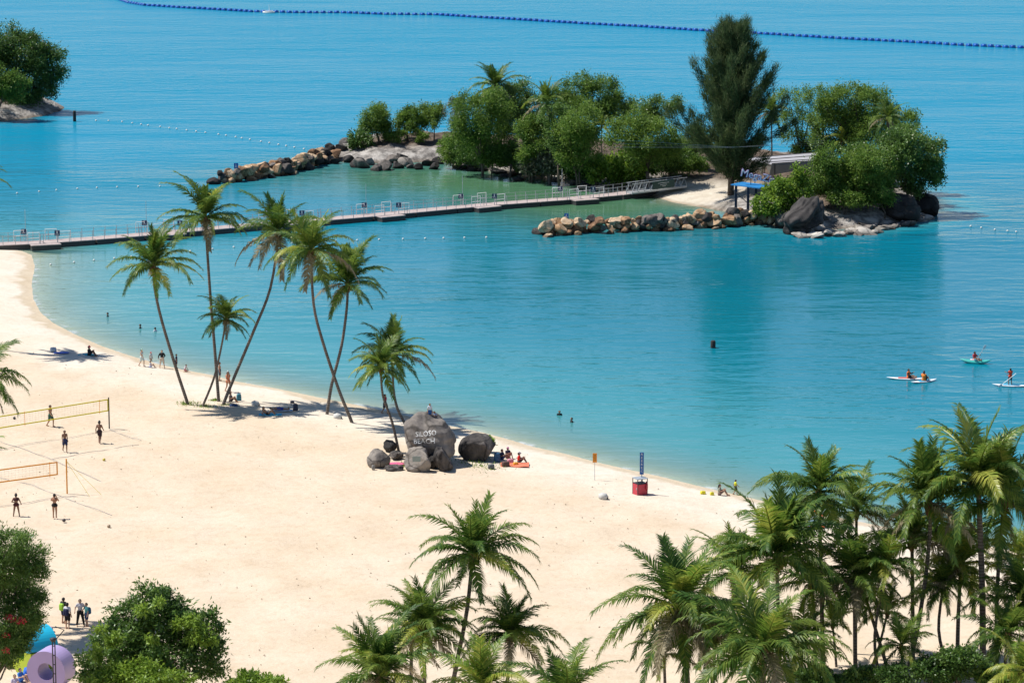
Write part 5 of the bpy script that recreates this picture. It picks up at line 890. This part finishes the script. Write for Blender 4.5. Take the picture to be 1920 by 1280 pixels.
def pose(kind):
    J = dict(pel=v3(0, 0, .95), wai=v3(0, 0, 1.12), che=v3(0, 0, 1.30), nek=v3(0, 0, 1.47), hed=v3(0, -.02, 1.60))
    for s, n in ((-1, 'r'), (1, 'l')):
        J['sh' + n] = v3(.175 * s, 0, 1.40); J['el' + n] = v3(.235 * s, .02, 1.12); J['wr' + n] = v3(.25 * s, -.05, .88); J['hp' + n] = v3(.09 * s, 0, .92); J['kn' + n] = v3(.10 * s, -.03, .50); J['an' + n] = v3(.10 * s, .03, .09)
    if kind == 'walk': J['knl'] = v3(.10, -.20, .53); J['anl'] = v3(.10, -.18, .10); J['knr'] = v3(-.10, .05, .50); J['anr'] = v3(-.10, .30, .14); J['ell'] = v3(.23, .16, 1.14); J['wrl'] = v3(.24, .10, .90); J['elr'] = v3(-.23, -.12, 1.14); J['wrr'] = v3(-.23, -.30, 1.0)
    if kind == 'apart': J['anl'] = v3(.22, .03, .09); J['anr'] = v3(-.22, .03, .09); J['knl'] = v3(.16, -.03, .5); J['knr'] = v3(-.16, -.03, .5); J['ell'] = v3(.30, .08, 1.16); J['wrl'] = v3(.16, -.14, 1.08); J['elr'] = v3(-.30, .08, 1.16); J['wrr'] = v3(-.34, -.1, .98)
    if kind == 'headup': J['ell'] = v3(.26, -.12, 1.22); J['wrl'] = v3(.10, -.20, 1.48); J['elr'] = v3(-.26, -.12, 1.22); J['wrr'] = v3(-.10, -.2, 1.46)
    if kind == 'paddle': J['ell'] = v3(.28, -.16, 1.28); J['wrl'] = v3(.34, -.38, 1.32); J['elr'] = v3(-.16, -.18, 1.14); J['wrr'] = v3(.06, -.40, 1.0); J['knl'] = v3(.15, -.08, .5); J['knr'] = v3(-.15, -.08, .5); J['anl'] = v3(.18, .03, .09); J['anr'] = v3(-.18, .03, .09)
    up = lambda dz, dy=0: [J.__setitem__(k, J[k] + v3(0, dy, dz)) for k in ('pel', 'wai', 'che', 'nek', 'hed', 'shl', 'shr', 'ell', 'elr', 'wrl', 'wrr', 'hpl', 'hpr')]
    if kind in ('sit', 'sitboat', 'kneel'):
        up(-.82)
        if kind == 'sit': J['knl'] = v3(.13, -.36, .50); J['knr'] = v3(-.13, -.40, .46); J['anl'] = v3(.12, -.62, .09); J['anr'] = v3(-.12, -.66, .09); J['wrl'] = v3(.12, -.38, .50); J['wrr'] = v3(-.14, -.40, .46); J['ell'] = v3(.24, -.10, .36); J['elr'] = v3(-.24, -.10, .36)
        elif kind == 'sitboat': J['knl'] = v3(.16, -.42, .30); J['knr'] = v3(-.16, -.42, .30); J['anl'] = v3(.15, -.75, .12); J['anr'] = v3(-.15, -.75, .12); J['ell'] = v3(.30, -.14, .42); J['wrl'] = v3(.34, -.34, .55); J['elr'] = v3(-.28, -.16, .32); J['wrr'] = v3(-.18, -.36, .36)
        else: up(.2); J['knl'] = v3(.13, -.34, .12); J['knr'] = v3(-.13, -.34, .12); J['anl'] = v3(.13, .12, .08); J['anr'] = v3(-.13, .12, .08); J['wrl'] = v3(.2, -.40, .22); J['wrr'] = v3(-.2, -.40, .22); J['ell'] = v3(.25, -.2, .46); J['elr'] = v3(-.25, -.2, .46); J['hed'] += v3(0, -.16, -.06); J['nek'] += v3(0, -.12, -.03); J['che'] += v3(0, -.10, 0); [J.__setitem__(k, J[k] + v3(0, -.1, 0)) for k in ('shl', 'shr')]
    if kind in ('lie', 'prop'):
        for k, v in list(J.items()): J[k] = v3(v.x * 1.05, v.z - .9, .13 - v.y * .6)
        J['knl'] = v3(.1, -.40, .14); J['anl'] = v3(.1, -.80, .09); J['knr'] = v3(-.1, -.40, .14); J['anr'] = v3(-.1, -.80, .09)
        if kind == 'prop':
            J['knl'] = v3(.1, -.34, .46); J['anl'] = v3(.1, -.62, .09); J['knr'] = v3(-.1, -.36, .42); J['anr'] = v3(-.1, -.66, .09); J['wai'] = v3(0, .18, .18); J['che'] = v3(0, .30, .30); J['nek'] = v3(0, .40, .45); J['hed'] = v3(0, .41, .60); J['shl'] = v3(.18, .36, .40); J['shr'] = v3(-.18, .36, .40); J['ell'] = v3(.24, .50, .16); J['elr'] = v3(-.24, .50, .16); J['wrl'] = v3(.22, .32, .06); J['wrr'] = v3(-.22, .32, .06)
    return J
def body_caps(J, g=0.0, parts='all'):
    c = []; A = parts == 'all'
    if A or 'torso' in parts: c += [(J['hpl'] * .8 + J['pel'] * .2, J['hpr'] * .8 + J['pel'] * .2, .108 + g, .108 + g), (J['pel'], J['wai'], .125 + g, .118 + g), (J['wai'], J['che'], .118 + g, .128 + g), (J['che'] + (J['shl'] - J['shr']) * .22, J['che'] - (J['shl'] - J['shr']) * .22, .108 + g, .108 + g), (J['shl'] * .85 + J['nek'] * .15, J['shr'] * .85 + J['nek'] * .15, .062 + g, .062 + g)]
    if 'hips' in parts: c += [(J['hpl'], J['hpr'], .112 + g, .112 + g), (J['pel'], J['pel'] * .6 + J['wai'] * .4, .124 + g, .122 + g)]
    if 'bust' in parts: c += [(J['che'] + (J['shl'] - J['shr']) * .2, J['che'] - (J['shl'] - J['shr']) * .2, .118 + g, .118 + g)]
    for n in 'lr':
        sh, el, wr, hp, kn, an = [J[k + n] for k in ('sh', 'el', 'wr', 'hp', 'kn', 'an')]
        if A or 'sleeve' in parts or 'longsleeve' in parts: c.append((sh, el if A or 'longsleeve' in parts else sh.lerp(el, .6), .058 + g, .045 + g))
        if A or 'longsleeve' in parts: c.append((el, wr, .045 + g, .033 + g))
        if A:
            d = (wr - el).normalized(); sd = d.cross(Vector((0, 1, .2))).normalized(); c.append((wr, wr + d * .08, .036, .038))
            for k, off in enumerate((-.028, -.01, .01, .028)): c.append((wr + d * .08 + sd * off, wr + d * (.145 + .012 * (k in (1, 2))) + sd * off * 1.15 + Vector((0, -.02, 0)), .011, .009))
            c.append((wr + d * .02 + sd * .03, wr + d * .08 + sd * .065, .013, .011))
        if A or 'short' in parts or 'leg' in parts: c.append((hp, kn if A or 'leg' in parts else hp.lerp(kn, .72), .098 + g, (.066 if A or 'leg' in parts else .082) + g))
        if A or 'leg' in parts: c.append((kn, an, .062 + g, .042 + g))
        if A:
            f = Vector((0, -1, 0)) if abs((an - kn).normalized().z) > .55 else Vector((0, 0, 1)) if (an - kn).normalized().y < -.5 else Vector((0, -1, 0)); c.append((an + Vector((0, .03, -.03)) if f.z < .5 else an, an + f * .19 + (Vector((0, 0, -.05)) if f.z < .5 else Vector()), .046, .034))
    if A: h = J['hed']; u = (h - J['nek']).normalized(); c += [(J['nek'] - u * .06, h - u * .02, .06, .06), (h - u * .03, h + u * .045, .088, .098), (h + Vector((0, -.09, -.01)), h + Vector((0, -.108, -.03)), .018, .02), (h + Vector((.1, 0, 0)), h + Vector((.1, 0, .02)), .02, .018), (h + Vector((-.1, 0, 0)), h + Vector((-.1, 0, .02)), .02, .018)]
    return c
SK = {'tan': (.36, .19, .11), 'brown': (.20, .10, .06), 'light': (.50, .31, .21), 'dark': (.12, .065, .04)}
def person(px, py, h, kind, yaw, label, skin='tan', top=None, bottom=None, hair=(.015, .012, .01), hat=None, f=gz_beach, longhair=False, at=None, vest=None, pack=None, topk=('torso', 'sleeve'), botk=('hips', 'short'), sub=0.0, group=None, tilt=0.0):
    p = G(px, py, f) if at is None else np.array(at); J = pose(kind); e = empty('person', p - np.array([0, 0, sub]), label, 'person', group, R(yaw)); k = h / 1.72; e.scale = (k, k, k); e.rotation_euler = (0, tilt, R(yaw))
    mesh_obj('body', capsules(body_caps(J), .016, .28, 'body'), plain('skin_' + skin, SK[skin], .55, .06), e)
    hd = J['hed']; u = (hd - J['nek']).normalized()
    hc = [(hd + u * .05 + Vector((0, .02, 0)), hd + u * .01 + Vector((0, .045, 0)), .108, .10)]
    if longhair: hc.append((hd + Vector((0, .06, 0)), hd - u * .24 + Vector((0, .09, 0)), .085, .06))
    mesh_obj('hair', capsules(hc, .022, .6, 'hair'), plain('hair_%.3f' % hair[0], hair, .6, .1), e)
    def cl(name, parts, col, g=.016): mesh_obj(name, capsules(body_caps(J, g, parts), .02, .4, name), plain('cloth_%.2f_%.2f_%.2f' % tuple(col), col, .85, .1, 8), e)
    if top: cl('shirt' if 'torso' in topk else 'bikini_top', topk, top)
    if bottom: cl('shorts' if 'short' in botk else 'trousers' if 'leg' in botk else 'swim_bottom', botk, bottom, .022)
    if vest: cl('life_vest', ('torso',), vest, .045)
    if hat: mesh_obj('hat', capsules([(hd + u * .09, hd + u * .11, .105, .09), (hd + u * .07 + Vector((0, -.05, 0)), hd + u * .07 + Vector((0, -.15, -.01)), .06, .04)], .022, .6, 'hat'), plain('hat_%.2f%.2f' % (hat[0], hat[2]), hat, .8, .05), e)
    if pack: b = J['che'] + Vector((0, .20, -.14)); mesh_obj('backpack', capsules([(b + Vector((-.06, 0, .12)), b + Vector((-.06, 0, -.14)), .12, .13), (b + Vector((.06, 0, .12)), b + Vector((.06, 0, -.14)), .12, .13)], .025, .5, 'backpack'), plain('pack_%.2f_%.2f' % (pack[0], pack[2]), pack, .8, .1), e)
    return e
NAV, BLK, WHT = (.012, .018, .05), (.012, .012, .014), (.68, .68, .70)
person(95, 800, 1.80, 'walk', 60, 'shirtless man in green shorts behind the yellow net', 'tan', bottom=(.02, .09, .06)); person(122, 847, 1.72, 'walk', 20, 'shirtless man in navy shorts with head bowed between the nets', 'brown', bottom=(.02, .03, .09)); person(187, 831, 1.80, 'walk', 170, 'man with cap and dark trunks near the grey net post', 'brown', bottom=(.03, .015, .02), hat=(.03, .03, .035))
person(31, 969, 1.70, 'apart', 185, 'woman in dark bikini standing at the left below the orange net', 'brown', top=(.05, .012, .015), bottom=(.06, .012, .015), topk=('bust',), botk=('hips',), hat=(.10, .05, .04)); person(103, 971, 1.78, 'headup', 175, 'woman in black bikini with raised hands below the orange post', 'tan', top=(.30, .14, .08), bottom=BLK, topk=('bust',), botk=('hips',))
person(120, 1168, 1.66, 'stand', 150, 'person with a lime green pack behind the woman in black shorts', 'tan', top=(.03, .035, .03), bottom=NAV, pack=(.30, .55, .05)); person(127, 1178, 1.66, 'stand', 160, 'woman in white top and black shorts with a navy backpack', 'light', top=WHT, bottom=BLK, pack=(.015, .022, .07)); person(151, 1173, 1.72, 'apart', 10, 'long haired woman in white shirt and black leggings at the lower left', 'light', top=(.62, .58, .60), bottom=BLK, botk=('hips', 'leg'), longhair=True, hair=(.04, .02, .012)); person(163, 1174, 1.52, 'stand', 300, 'boy in teal shirt and navy shorts with a blue backpack', 'light', top=(.12, .42, .42), bottom=(.02, .05, .13), pack=(.02, .15, .26))
person(38, 1278, 1.6, 'sit', 60, 'person in blue sitting at the very bottom left corner', 'light', top=(.05, .22, .62), bottom=(.02, .12, .5)); person(28, 1290, 1.6, 'sit', 20, 'person in pale clothes sitting beside the one in blue', 'light', top=(.55, .5, .62), bottom=(.4, .38, .5))
person(266, 687, 1.60, 'walk', 60, 'woman in pale swimwear and green cap walking at the water edge', 'light', top=(.62, .66, .62), bottom=(.50, .60, .58), topk=('bust',), botk=('hips', 'short'), hat=(.35, .55, .45)); person(282, 689, 1.15, 'sit', 80, 'small child sitting on the wet sand between the two standing women', 'light', top=(.6, .6, .66), bottom=(.3, .34, .5)); person(283, 676, 1.15, 'stand', 40, 'child with a red hat standing in the shallow water', 'light', top=(.62, .60, .60), hat=(.62, .04, .06), sub=.35); person(304, 690, 1.66, 'apart', 10, 'woman in black top and pale shorts facing the beach', 'light', top=BLK, bottom=(.55, .45, .36), topk=('torso', 'longsleeve'))
person(331, 690, 1.30, 'stand', 90, 'child in dark clothes half hidden by the leftmost leaning trunk', 'tan', top=NAV, bottom=NAV); person(347, 697, 1.15, 'kneel', 70, 'child in pale shirt crouching right of the leftmost leaning trunk', 'light', top=(.66, .58, .60), bottom=(.3, .1, .12)); person(412, 714, 1.70, 'stand', 90, 'person standing behind the straight palm trunk', 'tan', bottom=(.06, .06, .09)); person(428, 735, 1.80, 'walk', 40, 'adult in orange swimwear walking with a child behind the leaning trunk', 'tan', top=(.50, .16, .08), bottom=(.45, .14, .07), botk=('hips',)); person(427, 716, .95, 'sit', 0, 'small child with a white hat on the walking adult', 'tan', top=(.10, .08, .09), hat=(.66, .66, .66), at=G(428, 735) + np.array([0, 0, 1.38]))
person(432, 754, 1.66, 'sit', 70, 'person in grey brown shirt sitting under the far leaning palm', 'tan', top=(.22, .17, .15), bottom=(.05, .04, .04)); person(503, 778, 1.66, 'prop', 75, 'dark haired sunbather propped up on the light blue towel', 'tan', bottom=BLK, botk=('hips',), longhair=True); person(524, 769, 1.70, 'lie', 82, 'sunbather in blue shorts lying flat behind the propped up one', 'tan', bottom=(.02, .05, .30)); person(722, 776, 1.70, 'walk', 60, 'person in red shirt standing between the two palms by the boulder', 'tan', top=(.50, .02, .04), bottom=NAV)
bt = D(806, 786, bb.location.y); person(806, 786, 1.25, 'stand', 20, 'boy in white shirt and blue shorts standing on the huge boulder', 'tan', top=(.6, .64, .7), bottom=(.02, .10, .30), at=bt); person(812, 787, 1.2, 'sit', 0, 'dark haired child sitting behind the boy on the huge boulder', 'brown', top=(.25, .33, .5), bottom=(.05, .05, .08), at=bt + np.array([.35, .3, -.05]))
person(941, 862, 1.65, 'sit', 60, 'person in navy sitting against the long dark boulder', 'brown', top=NAV, bottom=(.05, .08, .2)); person(952, 858, 1.6, 'sit', 30, 'person in pink hat and dark clothes behind the group by the boulder', 'brown', top=(.06, .05, .08), bottom=(.4, .08, .1), hat=(.45, .15, .28)); person(973, 868, 1.65, 'sit', 80, 'person in bright red shirt sitting on the red towels', 'brown', top=(.75, .03, .02), bottom=(.04, .03, .05), hat=(.35, .35, .4))
person(167, 667, 1.75, 'sit', 75, 'woman in black with a red cap sitting on the turquoise mat', 'brown', top=BLK, bottom=BLK, hat=(.62, .05, .09), topk=('torso', 'longsleeve')); person(1349, 928, 1.62, 'sit', 75, 'dark haired woman sitting on the sand near the water at right', 'tan', top=(.30, .30, .24), bottom=(.16, .10, .09), longhair=True); person(1379, 927, 1.15, 'walk', 100, 'child in yellow swim shirt walking into the water', 'tan', top=(.62, .62, .03), bottom=(.06, .06, .03)); person(1455, 950, 1.2, 'kneel', 70, 'child in white shirt crouching behind the palm leaves at right', 'tan', top=(.66, .62, .66), bottom=(.2, .1, .12))
for (x, y, lab) in [(202, 593, 'swimmer farthest left in the shallow bay'), (263, 615, 'swimmer with dark hair, middle of the three by the left shore'), (291, 621, 'swimmer in a white top right of the two dark heads'), (1049, 778, 'left of two swimmers in the middle of the bay'), (1072, 791, 'right of two swimmers in the middle of the bay')]: person(x, y, 1.6, 'stand', random.Random(x).uniform(0, 360), lab, 'tan', top=WHT if x == 291 else BLK, sub=1.22, at=P(x, y))
# boards and kayak
def hull(L, Wd, H, rock, n=22, m=9, deck=.0):
    V, F = [], []
    for i in range(n + 1):
        t = -1 + 2 * i / n; w = Wd / 2 * max(.02, (1 - abs(t) ** 2.6)) ; zr = rock * abs(t) ** 2.5
        for j in range(m): a = 2 * math.pi * j / m; V.append((t * L / 2, w * math.cos(a), zr + (H / 2) * math.sin(a) * max(.08, 1 - abs(t) ** 3)))
    for i in range(n):
        for j in range(m): F.append((i * m + j, i * m + (j + 1) % m, (i + 1) * m + (j + 1) % m, (i + 1) * m + j))
    F += [tuple(range(m - 1, -1, -1)), tuple(n * m + j for j in range(m))]; return MB().add(V, F)
def board(px, py, L, rz, label, body, pad, name='paddle_board', cat='paddle board'):
    p = P(px, py); e = empty(name, p + np.array([0, 0, .06]), label, cat, rz=R(rz)); hull(L, .78, .16, .12).obj('hull', body, e, True)
    if pad: MB().box((0, 0, .082), (L * .42, .5, .02)).obj('deck_pad', pad, e)
    return p, e
BW_ = plain('board_white', (.74, .76, .78), .35, .04); p1, _ = board(1700, 711, 3.6, -8, 'long white paddle board with a red deck, left of the pair', BW_, plain('pad_red', (.55, .13, .09), .6)); p2, _ = board(1732, 716, 2.9, 30, 'short white paddle board with blue deck, right of the pair', BW_, plain('pad_blue', (.05, .34, .55), .6)); p3, _ = board(1896, 724, 3.4, -12, 'white and blue paddle board at the right edge', BW_, plain('pad_sky', (.12, .45, .65), .6))
kp = P(1829, 681); ke = empty('kayak', kp + np.array([0, 0, .12]), 'turquoise and green kayak with a white cockpit', 'kayak', rz=R(-14)); hull(2.9, .78, .42, .28).obj('hull', plain('kayak_green', (.06, .45, .40), .35, .25, .8), ke, True); MB().box((-.1, 0, .20), (.8, .46, .06)).obj('seat', WHITE, ke)
OV = (.78, .17, .03)
person(1704, 711, 1.65, 'sitboat', 60, 'paddler in orange life vest sitting on the long white board', 'tan', top=BLK, bottom=BLK, vest=OV, at=p1 + np.array([.15, 0, .08]), topk=('torso', 'longsleeve')); person(1731, 716, 1.7, 'sitboat', 150, 'paddler in orange life vest seen from behind on the short board', 'tan', top=BLK, bottom=BLK, vest=(.80, .22, .03), at=p2 + np.array([0, 0, .08]), topk=('torso', 'longsleeve'), hat=(.03, .03, .06)); person(1826, 680, 1.65, 'sitboat', 40, 'paddler in red vest sitting in the turquoise kayak', 'brown', top=(.30, .02, .04), bottom=WHT, vest=(.55, .05, .05), at=kp + np.array([-.1, 0, .22])); person(1893, 723, 1.5, 'paddle', 200, 'child in red life vest standing on the board at the right edge', 'brown', top=BLK, bottom=NAV, vest=(.70, .07, .03), at=p3 + np.array([-.1, 0, .10]))
def paddle(a, b, label):
    a, b = np.array(a), np.array(b); e = empty('paddle', a, label, 'paddle'); d = b - a; MB().tube([(0, 0, 0), d], .022, 6).obj('shaft', STEEL, e); L = np.linalg.norm(d); u = d / L
    n_ = np.cross(u, [0, 1, 0]); n_ /= np.linalg.norm(n_); V = [d + n_ * .03, d + u * .18 + n_ * .11, d + u * .42 + n_ * .08, d + u * .46, d + u * .42 - n_ * .08, d + u * .18 - n_ * .11, d - n_ * .03]; V2 = [v + np.array([0, .025, 0]) for v in V]; k = 7; MB().add(V + V2, [tuple(range(k)), tuple(range(2 * k - 1, k - 1, -1))] + [(i, (i + 1) % k, (i + 1) % k + k, i + k) for i in range(k)]).obj('blade', WHITE, e)
paddle(kp + np.array([.1, -.3, .5]), kp + np.array([.65, -.2, 1.35]), 'white bladed paddle raised beside the kayak'); paddle(p3 + np.array([.35, -.25, 1.2]), p3 + np.array([-.85, -.45, .28]), 'long paddle held by the child on the right board')
# stray footprints, stones and debris on the sand
rg = np.random.default_rng(44); V, F = [], []
for i in range(900):
    x, y = rg.uniform(-30, 1500), rg.uniform(640, 1279); g_ = P(x, y, .9)
    s_ = float(beach_s(np.array([g_[0]]), np.array([g_[1]]))[0])
    if s_ < 1.2: continue
    z = float(beach_z(np.array([s_]))[0]) ; r = rg.uniform(.02, .06); n = len(V); a = rg.uniform(0, 6.3)
    c = np.array([g_[0], g_[1], z + .02]); V += [c + np.array([math.cos(a + t) * r * (1.6 if k % 2 else 1), math.sin(a + t) * r, 0]) for k, t in enumerate((0, 1.6, 3.1, 4.7))] + [c + np.array([0, 0, r * .9])]; F += [(n, n + 1, n + 4), (n + 1, n + 2, n + 4), (n + 2, n + 3, n + 4), (n + 3, n, n + 4)]
tag(mesh_obj('beach_debris', mk('beach_debris', V, F), plain('debris_brown', (.16, .11, .07), .9, .4, 1.0)), 'scattered bits of coral, leaf and stone on the sand', 'debris', None, 'stuff')
bpy.data.scenes.remove(TMP)
